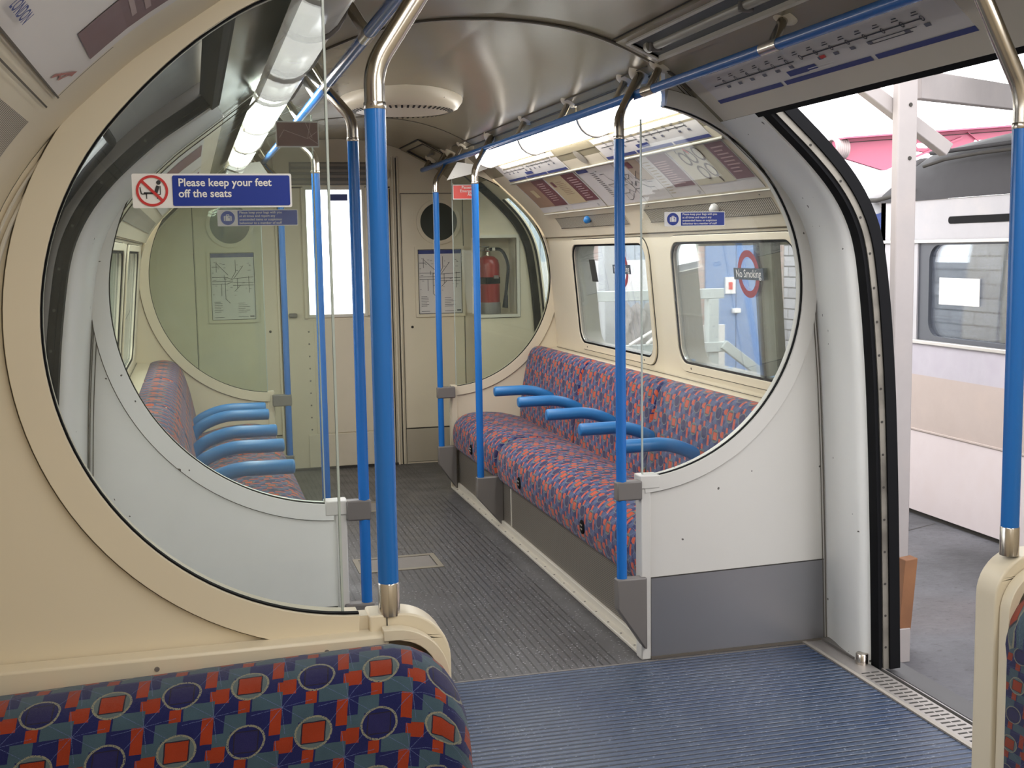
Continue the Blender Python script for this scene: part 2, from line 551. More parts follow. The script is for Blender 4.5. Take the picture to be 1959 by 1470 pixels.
def patch(side, y0, y1, z0, z1, off=-.004, t=0):
    zs = zrange(z0, z1); v = [sp(side, y0, z, off) for z in zs] + [sp(side, y1, z, off) for z in zs]; n = len(zs)
    f = [(j, j + 1, n + j + 1, n + j) for j in range(n - 1)]
    if t:
        m = len(v); v += [sp(side, y0, z, off + t) for z in zs] + [sp(side, y1, z, off + t) for z in zs]
        f += [(m + j, m + n + j, m + n + j + 1, m + j + 1) for j in range(n - 1)]
        f += [(j, m + j, m + j + 1, j + 1) for j in range(n - 1)] + [(n + j, n + j + 1, m + n + j + 1, m + n + j) for j in range(n - 1)]
        f += [(0, n, m + n, m), (n - 1, m + n - 1, m + 2 * n - 1, 2 * n - 1)]
    return v, f
def cmap(side, y, z, size_off=-.006):
    """reading map on the coving: u along reading direction, v up the surface"""
    def mp(u, v, w):
        yy = y - side * u
        nx, nz = nrm(z)
        zz = z + v * nx            # moving v along the surface raises z by v*cos
        return sp(side, yy, zz, size_off - w)
    return mp
def ymap(y):                        # plates facing the camera end: u = x, v = z, w = towards -y
    return lambda u, v, w: (u, y - w, v)

# ================================================================== SETTING
YB0, YEND = -1.6, 8.33
KS = [YB0, 2.1, 3.7, 4.0, 7.35, YEND]
# floor
fl = MB().add(box(-1.5, 1.34, 3.975, YEND + .1, -.05, 0))
struct('floor', fl, FLG)
struct('floor', MB().add(box(-1.5, 1.175, YB0, 3.970, -.05, 0)), FLB)
struct('trim_1', MB().add(box(-1.5, 1.2, 3.968, 3.977, -.01, .0015)), GREYP)
# ceiling, z above 1.935, both sides in one skin
def ceiling():
    v = []; f = []
    zs = [z for z in ZL if z > 1.936] + [1.935]
    row = [(-1, z) for z in reversed(zs)] + [(1, z) for z in zs[1:]]
    n = len(row)
    for y in KS:
        for s, z in row: v.append(sp(s, y, z))
    for i in range(len(KS) - 1):
        for j in range(n - 1): f.append((i * n + j, i * n + j + 1, (i + 1) * n + j + 1, (i + 1) * n + j))
    return v, f
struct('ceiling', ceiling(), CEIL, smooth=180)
# ceiling joints
def arch_line(name, y, z0=2.09, w=.005, mat=LINE):
    zs = [z for z in ZL if z >= z0]
    pts = [sp(-1, y, z, -.002) for z in reversed(zs)] + [sp(1, y, z, -.002) for z in zs[1:]]
    return struct(name, tube(pts, w / 2, 8), mat, smooth=180)
arch_line('trim_2', 3.97, 2.03, .010); arch_line('trim_3', 4.0, 2.03, .005, TRIM)
arch_line('trim_4', 6.95, 2.05, .004); arch_line('trim_5', 2.2, 2.0, .006)

# walls
DO0, DO1 = 2.22, 3.70            # door opening along y
DZ = 1.935
EDGE = [(4.045, 0), (3.97, 0), (3.93, -.006), (3.88, -.016), (3.82, -.024), (3.77, -.026), (3.735, -.022), (3.715, -.012), (3.704, .0), (3.70, .013), (3.70, .03)]
EDGE2 = [(2.1, 0), (2.185, 0), (2.20, .002), (2.21, .007), (2.218, .015), (2.22, .026), (2.22, .05)]
for side, nm in ((1, 'wall_right'), (-1, 'wall_left')):
    w = MB()
    w.add(wall_strip(side, [(YB0, 0), (2.1, 0)], 0, DZ))
    w.add(wall_strip(side, [(7.30, 0), (7.36, 0)], 0, DZ))
    w.add(wall_strip(side, [(4.04, 0), (7.36, 0)], 1.57, DZ)); w.add(wall_strip(side, [(4.04, 0), (7.36, 0)], 0, .87))
    w.add(wall_strip(side, [(7.88, 0), (YEND, 0)], 0, DZ)); w.add(wall_strip(side, [(7.36, 0), (7.42, 0)], 0, DZ))
    struct(nm, w, CREAM, smooth=50)
    w = MB(); w.add(wall_strip(side, EDGE, 0, DZ)); w.add(wall_strip(side, EDGE2, 0, DZ))
    struct(nm, w, WHITE2, smooth=50, label='white door pillars with rounded edges')
# dark hanging rim along the head of the doorway
for side in (1, -1):
    t = MB().add(band(side, 2.2, 3.72, -.001, .05, DZ - .012, DZ + .004))
    struct('trim_%d' % (6 if side > 0 else 7), t, DARK)
# door jamb seals: rubber, holed metal strip, rubber
def hole_mat():
    nt = NT('holed_jamb_strip'); co = objco(nt).outputs['Object']
    x, y, z = sep(nt, co)
    n = noise(nt, co, 7, 5)
    c = mixc(nt, ramp(n, .45, .7), (.22, .20, .17), (.10, .09, .075))
    princ(nt, c, .5, .3); return nt.m
HOLE = hole_mat()
for side in (1, -1):
    j = thing('door_%d' % (1 if side > 0 else 2), 'open sliding doorway of the car with rubber seals' if side > 0 else 'closed sliding doorway with grey leaves opposite the open one',
              'door', (side * 1.3, 2.96, 0), kind='structure')
    for yy in (3.64, 2.215):
        part('inner_seal', band(side, yy + .01, yy + .062, .006, .020, .0, DZ), DARK, j)
        part('jamb_strip', band(side, yy + .004, yy + .05, .020, .042, .0, DZ), HOLE if side > 0 else DARK, j)
        hb = MB()
        for q in range(16):
            zz = .08 + q * .115
            c0 = Vector(sp(side, yy + .0035, zz, .029)); hb.add(lathe([(.0045, 0), (.0045, .001)], c0, (0, -1, 0), 8))
        part('strip_holes', hb, GAP, j)
        part('outer_seal', band(side, yy - .004, yy + .06, .042, .082, .0, DZ + .02), DARK if side > 0 else GREYP, j, smooth=40)
    if side < 0:
        for y0, y1 in ((2.26, 2.95), (2.955, 3.645)):
            lf = MB()
            for a, b, c, d in ((y0, y1, 0, .78), (y0, y1, 1.76, 1.95), (y0, y0 + .07, .78, 1.76), (y1 - .07, y1, .78, 1.76)):
                lf.add(patch(side, a, b, c, d, .075, .03))
            l = part('door_leaf', lf, plain('grey_door_paint', (.34, .35, .34), .4), j)
            part('pane', patch(side, y0 + .07, y1 - .07, .78, 1.76, .09), GLASSW, l)
            loop = [(y0 + .09, .95), (y1 - .09, .95), (y1 - .09, 1.72), (y0 + .09, 1.72)]
            pts = []
            for (ya, za) in rrect(y0 + .07, y1 - .07, .78, 1.76, .07, 6): pts.append((ya, za))
            dense = []
            for a, b in zip(pts, pts[1:] + pts[:1]):
                m = max(1, int(math.hypot(b[0] - a[0], b[1] - a[1]) / .08))
                for q in range(m): dense.append((a[0] + (b[0] - a[0]) * q / m, a[1] + (b[1] - a[1]) * q / m))
            part('gasket', tube([sp(side, a, b, .072) for a, b in dense], .012, 8, closed=True), DARK, l, smooth=180)
    # sill
    s = thing('door_sill', 'slotted metal tread plate along the open doorway' if side > 0 else 'slotted metal tread plate along the closed doorway', 'door sill', (side * 1.24, 2.96, 0), 'door sills')
    k = 1.0 if side > 0 else 1.09
    def sx(a, b, z0, z1, y0=2.1, y1=3.99): 
        return box(min(side * a * k, side * b * k), max(side * a * k, side * b * k), y0, y1, z0, z1)
    part('edge_strip', sx(1.175, 1.19, -.02, .006), SILLE, s)
    part('tread_plate', sx(1.191, 1.285, -.03, .003), ISTEEL, s)
    sl = MB()
    y = 2.14
    while y < 3.62:
        if not (2.82 < y < 2.90):
            sl.add(sx(1.206, 1.238, .003, .0036, y, y + .009)); sl.add(sx(1.244, 1.274, .003, .0036, y, y + .009))
        y += .029
    part('slots', sl, GAP, s)
    part('door_track', sx(1.286, 1.335, -.05, -.012), DARK, s)
    part('track_lip', sx(1.300, 1.306, -.02, .004), ALU, s)
    part('step_edge', sx(1.336, 1.43, -.11, -.015), plain('step_edge_grey', (.075, .072, .075), .7) if side > 0 else bpy.data.materials['step_edge_grey'], s)
# rear close of the car and far bulkhead
def car_section(y, k=1.0, z0=0.):
    r = [(kx(p[0], kof(1, y)), p[1]) for p in PP]; l = [(-kx(p[0], kof(-1, y)), p[1]) for p in PP]
    return list(reversed(l))[:-1] + r
struct('wall_front', flat([car_section(YB0)], ymap(YB0), .03), CREAM)
DWX0, DWX1, DWZ0, DWZ1 = -.225, .155, 1.075, 1.925
bh = flat([car_section(YEND), [(DWX0, DWZ0), (DWX1, DWZ0), (DWX1, DWZ1), (DWX0, DWZ1)]], lambda u, v, w: (u, YEND + .05 - w, v), .05)
struct('wall_back', bh, CREAM)

# ================================================================== bulkhead furniture
YB = YEND
d = thing('door_3', 'cream cab door with a tall bright window in the end bulkhead', 'door', (0, YB, 0), kind='structure')
part('door_frame', MB().add(box(.36, .375, YB - .02, YB, 0, 2.15)).add(box(.40, .412, YB - .012, YB, 0, 2.15)).add(box(-.44, -.425, YB - .02, YB, 0, 2.15)), CREAM, d, bevel=.003)
part('stile', MB().add(box(.175, .20, YB - .03, YB, 1.06, 1.94)).add(box(-.26, -.235, YB - .02, YB, 1.05, 1.94)), CREAM, d, bevel=.004)
part('door_seam', MB().add(box(.345, .352, YB - .004, YB, 0, 1.93)).add(box(.392, .398, YB - .004, YB, 0, 2.14)).add(box(-.42, -.414, YB - .004, YB, 0, 1.93))
     .add(box(-.42, .352, YB - .004, YB, 1.935, 1.945)), GAP, d)
part('lower_panel', MB().add(box(-.20, .33, YB - .006, YB, .25, 1.04)), CREAM, d, bevel=.002)
part('kick_panel', MB().add(box(-.26, .33, YB - .012, YB, .015, .245)), CREAMD, d, bevel=.003)
part('threshold', MB().add(box(-.42, .36, YB - .02, YB, 0, .014)), GAP, d)
rv = MB()
for i in range(9):
    rv.add(lathe([(.006, 0), (.005, .003), (.001, .004)], (-.235, YB, .28 + i * .085), (0, -1, 0), 10)); rv.add(lathe([(.006, 0), (.005, .003), (.001, .004)], (.325, YB - .006, .28 + i * .085), (0, -1, 0), 10))
part('rivets', rv, GREYP, d, smooth=60)
part('pane', box(DWX0, DWX1, YB + .015, YB + .021, DWZ0, DWZ1), GLASSW, d)
part('window_rim', flat([[(DWX0 - .02, DWZ0 - .02), (DWX1 + .02, DWZ0 - .02), (DWX1 + .02, DWZ1 + .02), (DWX0 - .02, DWZ1 + .02)], [(DWX0, DWZ0), (DWX1, DWZ0), (DWX1, DWZ1), (DWX0, DWZ1)]], ymap(YB), .01), TRIM, d)
part('handle', MB().add(tube(fillet([(.25, YB, 1.27), (.25, YB - .05, 1.27), (.25, YB - .05, 1.12), (.25, YB, 1.12)], .02), .010, 10)), CHROME, d, smooth=60)
part('latch', MB().add(box(-.37, -.31, YB - .03, YB, 1.06, 1.09)), GREYP, d, bevel=.01)
tag(part('window_sticker', box(-.06, .06, YB + .005, YB + .012, 1.85, 1.895), NAVYP), 'small navy sticker at the top of the bright cab door window', 'sticker')
lv = thing('louvre_vent', 'dark louvred vent above the cab door', 'vent', (0, YB, 1.95))
part('backing', box(-.33, .27, YB - .008, YB, 1.955, 2.11), GREYP, lv)
for i in range(4):
    part('slat', box(-.32, .26, YB - .03, YB - .008, 1.965 + i * .038, 1.985 + i * .038), plain('slat_grey', (.24, .21, .18), .5) if i == 0 else bpy.data.materials['slat_grey'], lv, bevel=.002)
tag(part('round_cover', lathe([(.055, 0), (.05, .02), (.03, .03), (.001, .032)], (.30, YB, 2.03), (0, -1, 0), 28), CREAM, smooth=60), 'small round cream cover beside the vent over the cab door', 'cover')

def frame_rect(x0, x1, z0, z1, w, y, t, r=.004):
    return flat([rrect(x0 - w, x1 + w, z0 - w, z1 + w, r), rrect(x0, x1, z0, z1, r * .6)], ymap(y), t)
def seam_rect(x0, x1, z0, z1, y, w=.004):
    m = MB()
    m.add(box(x0 - w, x0, y - .002, y, z0, z1)); m.add(box(x1, x1 + w, y - .002, y, z0, z1))
    m.add(box(x0 - w, x1 + w, y - .002, y, z1, z1 + w)); return m
def cab_side(s, x0, x1, px_, mx0, mx1, nearlab):
    c = thing('cupboard_door', 'cream cupboard door with round porthole and map, %s' % nearlab, 'cupboard door', (px_, YB, 0), 'bulkhead cupboard doors')
    part('door_seam', seam_rect(x0, x1, 0, 1.895, YB).add(box(x0, x1, YB - .003, YB, .248, .254)), GAP, c)
    part('leaf', box(x0 + .004, x1 - .004, YB - .006, YB, .256, 1.89), CREAM, c, bevel=.002)
    part('kick_panel', box(x0 + .004, x1 - .004, YB - .006, YB, .012, .246), plain('grubby_kick_cream', (.40, .35, .27), .5) if s > 0 else bpy.data.materials['grubby_kick_cream'], c, bevel=.002)
    part('porthole_rim', flat([circle(px_, 1.70, .158), circle(px_, 1.70, .131)], ymap(YB - .006), .014), CREAM, c, bevel=.004)
    part('porthole_pane', flat([circle(px_, 1.70, .132)], ymap(YB - .006), .004), DGLASS, c)
    part('lock', lathe([(.009, 0), (.009, .004), (.002, .005)], (x0 + .06 if s > 0 else x1 - .06, YB - .006, .97), (0, -1, 0), 14), GAP, c)
    m = thing('tube_map', 'framed line diagram map under the porthole, %s' % nearlab, 'map', (px_, YB - .01, 1.04), 'framed maps on the bulkhead')
    part('frame', frame_rect(mx0 + .022, mx1 - .022, 1.06, 1.508, .022, YB - .006, .014), CREAM, m, bevel=.003)
    part('backing_line', frame_rect(mx0 + .024, mx1 - .024, 1.062, 1.506, .003, YB - .008, .014), GAP, m)
    part('sheet', box(mx0 + .022, mx1 - .022, YB - .014, YB - .007, 1.06, 1.508), PAPER, m)
    part('title_band', box(mx0 + .024, mx1 - .024, YB - .0150, YB - .014, 1.478, 1.504), NAVYP, m)
    ln = MB(); rnd = random.Random(5)
    cx_, cz = (mx0 + mx1) / 2, 1.32
    def seg(a, b, w=.0016):
        dx, dz = b[0] - a[0], b[1] - a[1]; l = math.hypot(dx, dz) or 1; nx, nz = -dz / l * w, dx / l * w
        y = YB - .0152
        ln.add(([(a[0] - nx, y, a[1] - nz), (b[0] - nx, y, b[1] - nz), (b[0] + nx, y, b[1] + nz), (a[0] + nx, y, a[1] + nz)], [(0, 1, 2, 3)]))
    xl, xr = mx0 + .03, mx1 - .03
    for z in (1.345, 1.318, 1.30): seg((xl, z), (cx_ - .04, z)); seg((cx_ - .04, z), (cx_, cz + (z - 1.32) * .3)); seg((cx_, z - .01), (xr, z - .01 + .01 * (z > 1.33)))
    for a, b in (((xl + .03, 1.44), (cx_ - .03, 1.36)), ((xl, 1.415), (xl + .05, 1.415)), ((xl + .03, 1.45), (xl + .03, 1.38)), ((xl + .06, 1.30), (xl + .06, 1.22)), ((cx_ + .02, 1.46), (cx_ + .02, 1.38)),
                 ((cx_ + .02, 1.38), (cx_ - .01, 1.33)), ((cx_ + .07, 1.42), (cx_ + .01, 1.34)), ((cx_ + .01, 1.25), (cx_ + .05, 1.29)), ((xr - .03, 1.35), (xr - .03, 1.24)), ((cx_ + .05, 1.29), (xr, 1.29)),
                 ((xl + .08, 1.36), (xl + .08, 1.33)), ((cx_ - .05, 1.345), (cx_ - .05, 1.20)), ((cx_ - .05, 1.20), (cx_ - .02, 1.17)), ((cx_ + .03, 1.34), (cx_ + .03, 1.27))): seg(a, b)
    for k in range(26):
        x = rnd.uniform(xl, xr - .02); z = rnd.uniform(1.22, 1.45); seg((x, z), (x + rnd.uniform(.008, .02), z), .0012)
    for k in range(7): seg((xl + .01, 1.18 - k * .011), (xl + .05 + rnd.random() * .015, 1.18 - k * .011), .0014)
    for k in range(6): seg((cx_ + .03, 1.17 - k * .012), (cx_ + .03 + rnd.uniform(.03, .08), 1.17 - k * .012), .0012)
    seg((xl + .01, 1.077), (xl + .07, 1.077), .0014); seg((cx_ + .03, 1.077), (xr - .04, 1.077), .0014); seg((xr - .03, 1.08), (xr, 1.08), .004)
    part('line_diagram', ln, INK, m)
cab_side(1, .425, .862, .688, .512, .865, 'beside the fire extinguisher')
cab_side(-1, -.975, -.435, -.735, -.895, -.565, 'on the closed-door side')
# extinguisher cupboard standing forward of the bulkhead
YC = 7.88
ec = thing('extinguisher_cupboard', 'cream corner cupboard with an open recess for the fire extinguisher', 'cupboard', (1.0, YC, 0))
RX0, RX1, RZ0, RZ1 = .872, 1.128, 1.065, 1.578
out = [(.80, 0)] + [(px(z) - .004, z) for z in zrange(0, 1.99)] + [(.80, 1.955)]
out = [(.845, 0)] + [(px(z) - .003, z) for z in zrange(0, 1.925)]
hole = [(RX0, RZ0), (RX1, RZ0), (RX1, RZ1), (RX0, RZ1)]
part('front_panel', flat([out, hole], lambda u, v, w: (u, YC + .02 - w, v), .02), CREAM, ec)
part('side_panel', ([(.845, YC + .002, 0), (.95, YB - .001, 0), (.95, YB - .001, 1.92), (.845, YC + .002, 1.92), (.86, YC + .002, 0), (.965, YB - .001, 0), (.965, YB - .001, 1.92), (.86, YC + .002, 1.92)], [(0, 1, 2, 3), (7, 6, 5, 4), (0, 4, 5, 1), (3, 2, 6, 7)]), CREAM, ec)
rc = MB().add(box(RX0 - .01, RX0, YC + .005, YC + .2, RZ0, RZ1)).add(box(RX1, RX1 + .01, YC + .005, YC + .2, RZ0, RZ1)).add(box(RX0, RX1, YC + .005, YC + .2, RZ0 - .01, RZ0)).add(box(RX0, RX1, YC + .005, YC + .2, RZ1, RZ1 + .01)).add(box(RX0, RX1, YC + .2, YC + .21, RZ0, RZ1))
part('recess', rc, CREAM, ec)
part('recess_rim', flat([rrect(RX0 - .02, RX1 + .02, RZ0 - .02, RZ1 + .02, .004), rrect(RX0, RX1, RZ0, RZ1, .003)], ymap(YC), .012), TRIM, ec, bevel=.003)
part('seam', MB().add(box(RX1 + .022, RX1 + .025, YC - .002, YC, RZ0 - .02, RZ1 - .02)).add(box(RX0, RX1 + .02, YC - .002, YC, RZ0 - .025, RZ0 - .022)), GAP, ec)
ex = thing('fire_extinguisher', 'red fire extinguisher with black hose and base strapped in its recess', 'fire extinguisher', (.95, YC + .09, RZ0))
EX, EY = .952, YC + .10
part('body', lathe([(.078, .07), (.080, .08), (.080, .33), (.072, .365), (.045, .388), (.020, .395)], (EX, EY, RZ0), seg=36), EXTR, ex, smooth=50)
part('base', lathe([(.083, .0), (.084, .01), (.084, .075), (.080, .08)], (EX, EY, RZ0), seg=36), GREYP, ex, smooth=50)
part('strap', lathe([(.082, .205), (.084, .21), (.084, .245), (.082, .25)], (EX, EY, RZ0), seg=36), DARK, ex, smooth=50)
part('buckle', box(EX + .02, EX + .055, EY - .09, EY - .078, RZ0 + .24, RZ0 + .262), GREYP, ex, bevel=.002)
part('valve', MB().add(lathe([(.020, .395), (.018, .42), (.024, .425), (.024, .445), (.012, .45)], (EX, EY, RZ0), seg=20)), CHROME, ex, smooth=50)
part('lever', MB().add(box(EX - .09, EX + .012, EY - .012, EY + .012, RZ0 + .452, RZ0 + .460)).add(box(EX - .075, EX, EY - .01, EY + .01, RZ0 + .425, RZ0 + .432)), GREYP, ex, bevel=.003)
part('hose', tube(fillet([(EX + .015, EY - .02, RZ0 + .437), (EX + .09, EY - .04, RZ0 + .44), (EX + .135, EY - .05, RZ0 + .34), (EX + .12, EY - .05, RZ0 + .2), (EX + .10, EY - .06, RZ0 + .06)], .08), .011, 12), DARK, ex, smooth=60)
part('nozzle', lathe([(.012, 0), (.016, .03), (.02, .09)], (EX + .112, EY - .055, RZ0 + .13), (-.1, 0, -1), 16), DARK, ex, smooth=60)
part('collar', lathe([(.014, 0), (.014, .02)], (EX + .028, EY - .022, RZ0 + .437), (1, -.2, 0), 14), TRIM, ex, smooth=60)

# end vestibule doors
for side in (1, -1):
    j = thing('door_%d' % (4 if side > 0 else 5), 'end door with curved window beside the fire extinguisher cupboard' if side > 0 else 'end door with curved window near the cab door on the closed side', 'door', (side * 1.25, 7.65, 0), kind='structure')
    part('seal', band(side, 7.835, 7.875, -.002, .05, 0, 2.02), DARK, j, smooth=40)
    part('near_seal', band(side, 7.42, 7.45, .01, .05, 0, 1.98), DARK, j, smooth=40)
    lf = MB()
    for a, b, c, e in ((7.45, 7.84, 0, .85), (7.45, 7.84, 1.80, 2.02), (7.45, 7.48, .85, 1.80), (7.76, 7.84, .85, 1.80)): lf.add(patch(side, a, b, c, e, .04, .02))
    l = part('door_leaf', lf, CREAMD, j)
    part('pane', patch(side, 7.48, 7.76, .85, 1.80, .055), GLASSW, l)
    part('gasket', tube([sp(side, 7.76, z, .04) for z in zrange(.85, 1.8)], .008, 8), DARK, l, smooth=60)

# ================================================================== transverse screens
LIFT = [0.]
def lifted(p, cx_, cz):
    a = math.degrees(math.atan2(p[1] - cz, p[0] - cx_))
    q = min(max((a - 42) / 48, 0), 1); q = q * q * (3 - 2 * q)
    return (p[0], p[1] + LIFT[0] * q)
def arcp(cx_, cz, r, n, a0, a1): return [lifted(p, cx_, cz) for p in circle(cx_, cz, r, n, a0, a1, False)]
def ringp2(cx_, cz, r0, r1, a0, a1, n=60):
    return arcp(cx_, cz, r1, n, a0, a1) + arcp(cx_, cz, r0, n, a1, a0)
def screen(name, label, y, side, cx_, cz, R, gx, xp, ky, glassmat, panelmat, lower='post', pad=.0, facing=None):
    t = thing(name, label, 'draught screen', (side * (xp + .3), y, 0), 'arched draught screens')
    m = lambda u, v, w: (side * u, y + .036 - w, v)
    m2 = lambda u, v, w: (side * u, y - w, v)
    k = kof(side, y)
    prof = [(kx(px(z), k) - .001, z) for z in zrange(0, 2.2)]
    prof = [p for p in prof if p[0] > cx_ - .001 or p[1] < 1]
    top = (cx_, prof[-1][1] + .005)
    arc = arcp(cx_, cz, R, 60, 90, -90)
    te_ = 79; ze_ = -math.degrees(math.acos(max(0, min(1, (xp - cx_) / R))))
    if lower == 'post':
        tail = [(xp, cz - R)] if xp < cx_ else []
        arc2 = [p for p in arc if p[0] >= xp or p[1] > cz] if xp > cx_ else arc
        if xp > cx_:
            arc2 = arcp(cx_, cz, R, 60, te_, ze_)
            out = [(xp, 0)] + [p for p in prof if p[0] > arc2[0][0]] + [(arc2[0][0], 2.135)] + arc2
            # close down the post side
        else:
            arc2 = arcp(cx_, cz, R, 60, te_, -90)
            out = [(xp, 0)] + [p for p in prof if p[0] > arc2[0][0]] + [(arc2[0][0], 2.135)] + arc2 + tail
    else:
        # corner at the free end is rounded
        zt = cz - R
        rr = .10
        corner = [(xp + rr + rr * cos(radians(a)), zt - rr + rr * sin(radians(a))) for a in range(90, 181, 10)]
        out = [(xp, 0)] + prof + [top] + arc + corner
    part('panel', flat([out], m, .036), panelmat, t)
    # ring frame
    ze = -88 if xp <= cx_ else -math.degrees(math.acos(min(1, (xp - cx_) / R)))
    te = 90 if lower == 'round' else 79
    ring = flat([ringp2(cx_, cz, R - .004, R + .052, te, ze)], lambda u, v, w: (side * u, y + .046 - w, v), .056)
    rg = part('ring_frame', ring, panelmat, t, bevel=.004)
    part('gasket', flat([ringp2(cx_, cz, R - .007, R - .003, te, ze)], lambda u, v, w: (side * u, y + .010 - w, v), .012), DARK, rg)
    part('edge_line', flat([ringp2(cx_, cz, R + .052, R + .055, te, ze)], m2, .002), LINE, rg)  # thin dark groove round the outer edge of the ring
    # pane
    g = [p for p in arcp(cx_, cz, R - .002, 72, 90, -90) if p[0] >= gx]
    zt = sqrt(max(R * R - (gx - cx_) ** 2, 0)) if gx > cx_ else R
    ztu = lifted((gx, cz + zt), cx_, cz)[1] - cz
    if lower == 'post':
        g = [p for p in g if not (p[1] > cz and p[0] < cx_ + .19)]
        ztu = 1.945 - cz
    g = [(gx, cz + ztu)] + g + [(gx, cz - zt)]
    part('pane', flat([g], lambda u, v, w: (side * u, y + .022 - w, v), .008), glassmat, t)
    part('pane_edge', box(*sorted((side * gx, side * (gx - .004))), y + .013, y + .023, cz - zt, cz + ztu), GEDGE, t, label='pale ground edge of the pane')
    return t
# right / left second screens (far side of the doorway)
for side in (1, -1):
    where = 'beyond the open doorway' if side > 0 else 'beyond the closed doorway'
    P = dict(cx_=.50, cz=1.338, R=.668) if side > 0 else dict(cx_=.545, cz=1.367, R=.712)
    y = 4.0
    t = screen('draught_screen', 'white arched screen with a large round pane, %s' % where, y, side, gx=.545 if side > 0 else .60, xp=.54, ky=1, glassmat=GLASS if side > 0 else GLASSD2, panelmat=WHITE if side > 0 else WHITE2, **P)
    zb = P['cz'] - P['R']
    mm = lambda a, b: sorted((side * a, side * b))
    part('post', MB().add(box(*mm(.528, .565), y - .008, y + .05, 0, zb + .012)), WHITE, t, bevel=.004)
    part('post_cap', MB().add(box(*mm(.524, .60), y - .012, y + .054, zb - .035, zb + .014)), WHITE, t, bevel=.004)
    kp = [(.568, .008)] + [(px(z) * kof(side, y) - .012, z) for z in (.008, .314)] + [(.568, .302)]
    part('kick_plate', flat([kp], lambda u, v, w: (side * u, y - w, v), .004), KICK, t)
    part('kick_seam', flat([[(.568, .302), (px(.3) * kof(side, y) - .012, .314), (px(.3) * kof(side, y) - .012, .317), (.568, .305)]], lambda u, v, w: (side * u, y - w, v), .005), GAP, t)
    part('foot_seal', flat([[(.565, .0), (px(0) * kof(side, y) - .005, 0), (px(0) * kof(side, y) - .005, .010), (.565, .009)]], lambda u, v, w: (side * u, y - w, v), .010), plain('grimy_foot_seal', (.10, .085, .07), .8) if side > 0 else bpy.data.materials['grimy_foot_seal'], t)
    sm = MB()
    for dx in (.006, .016):
        pts = [(side * (kx(px(z), kof(side, y - .01)) - dx * nrm(z)[0]), y - .004, z - dx * nrm(z)[1]) for z in zrange(0.01, 2.08)]
        sm.add(tube(pts, .0016, 6))
    part('corner_seam', sm, LINE, t, smooth=60)
    # far screens at the end of the benches
    y2 = 7.35
    P2 = dict(cx_=.537, cz=1.319, R=.674) if side > 0 else dict(cx_=.543, cz=1.361, R=.70)
    t2 = screen('draught_screen', 'cream arched screen with round pane at the cab end of the %s bench' % ('open-side' if side > 0 else 'closed-side'), y2, side, gx=.585, xp=.54, ky=1,
                glassmat=GLASSD2, panelmat=CREAM, **P2)
    part('post', MB().add(box(*mm(.545, .585), y2 - .008, y2 + .05, 0, P2['cz'] - P2['R'] + .012)), CREAM, t2, bevel=.004)
    part('end_gusset', flat([[(.518, 1.921), (.585, 2.03), (.80, 2.0), (.70, 1.965)]], lambda u, v, w: (side * u, 7.21 - w, v), .008), WHITE, t2)
# near screens
LIFT[0] = .055
for side in (1, -1):
    t = screen('draught_screen', 'cream arched draught screen behind the %s' % ('seat next to the open doorway' if side > 0 else 'patterned seat, with a sign on its pane'), 2.1, side, cx_=.718, cz=1.378, R=.528, gx=.765, xp=.575, ky=1,
               glassmat=GLASSD, panelmat=CREAM, lower='round')
    zt = 1.378 - .528
    # capping strip that runs level from the ring foot to the pole and turns down the free end
    cp = [(.72, zt - .052), (.72, zt + .004), (.665, zt + .004)]
    rr = .092; cxx, czz = .665, zt + .004 - rr
    o = [(.72, zt + .004)] + [(cxx + rr * cos(radians(a)), czz + rr * sin(radians(a))) for a in range(90, 181, 9)] + [(.573, 0), (.615, 0)] + \
        [(cxx + (rr - .042) * cos(radians(a)), czz + (rr - .042) * sin(radians(a))) for a in range(180, 89, -9)] + [(.72, zt - .038)]
    part('end_capping', flat([o], lambda u, v, w: (side * u, 2.146 - w, v), .066), CREAM, t, bevel=.008, seg=3)
    part('joint', box(*sorted((side * .690, side * .688)), 2.078, 2.081, zt - .036, zt + .005), GAP, t)
    sm = MB()
    for dx, mt in ((.012, 0), (.024, 0)):
        pts = [(side * (kx(px(z), kof(side, 2.09)) - dx * nrm(z)[0]), 2.096, z - dx * nrm(z)[1]) for z in zrange(.5, 2.1)]
        sm.add(tube(pts, .0028 if dx < .02 else .004, 6))
    part('corner_bead', sm, TRIM, t, smooth=60)

# ================================================================== poles and rails
def bent_pole(label, x, y, z0, zb, bend, group='blue grab poles', zc=None, r=.0185, sleeve=True, chrome=.06):
    t = thing('grab_pole', label, 'grab pole', (x, y, z0), group)
    zb2 = zc if zc else zb
    part('painted_tube', tube([(x, y, z0 + (.05 if sleeve else 0)), (x, y, zb)], r, 24), BLUE, t, smooth=60)
    top = Vector(bend)
    pts = fillet([(x, y, zb - .01), (x, y, zb2 + chrome), top], .16, 12)
    part('steel_bend', tube(pts, r * .97, 24), CHROME, t, smooth=60)
    part('joint_ring', lathe([(r * 1.02, 0), (r * 1.05, .002), (r * 1.05, .010), (r * 1.02, .012)], (x, y, zb - .012), seg=24), CHROME, t, smooth=40)
    dv = (pts[-1] - pts[-2]).normalized()
    part('ceiling_flange', lathe([(.048, 0), (.046, .010), (.026, .022), (.020, .024)], top + dv * .006, -dv, 28), CREAM, t, smooth=50)
    if sleeve:
        part('foot_sleeve', lathe([(r * 1.06, 0), (r * 1.06, .058), (r, .060)], (x, y, z0 - .008), seg=24), CHROME, t, smooth=50)
    return t
bent_pole('thick blue pole standing on the capping of the patterned seat screen', -.682, 2.095, .858, 1.755, (-.43, 2.095, 2.195))
bent_pole('blue pole at the picture edge standing on the screen next to the open doorway', .622, 2.105, .858, 1.735, (.40, 2.105, 2.205), r=.0185)
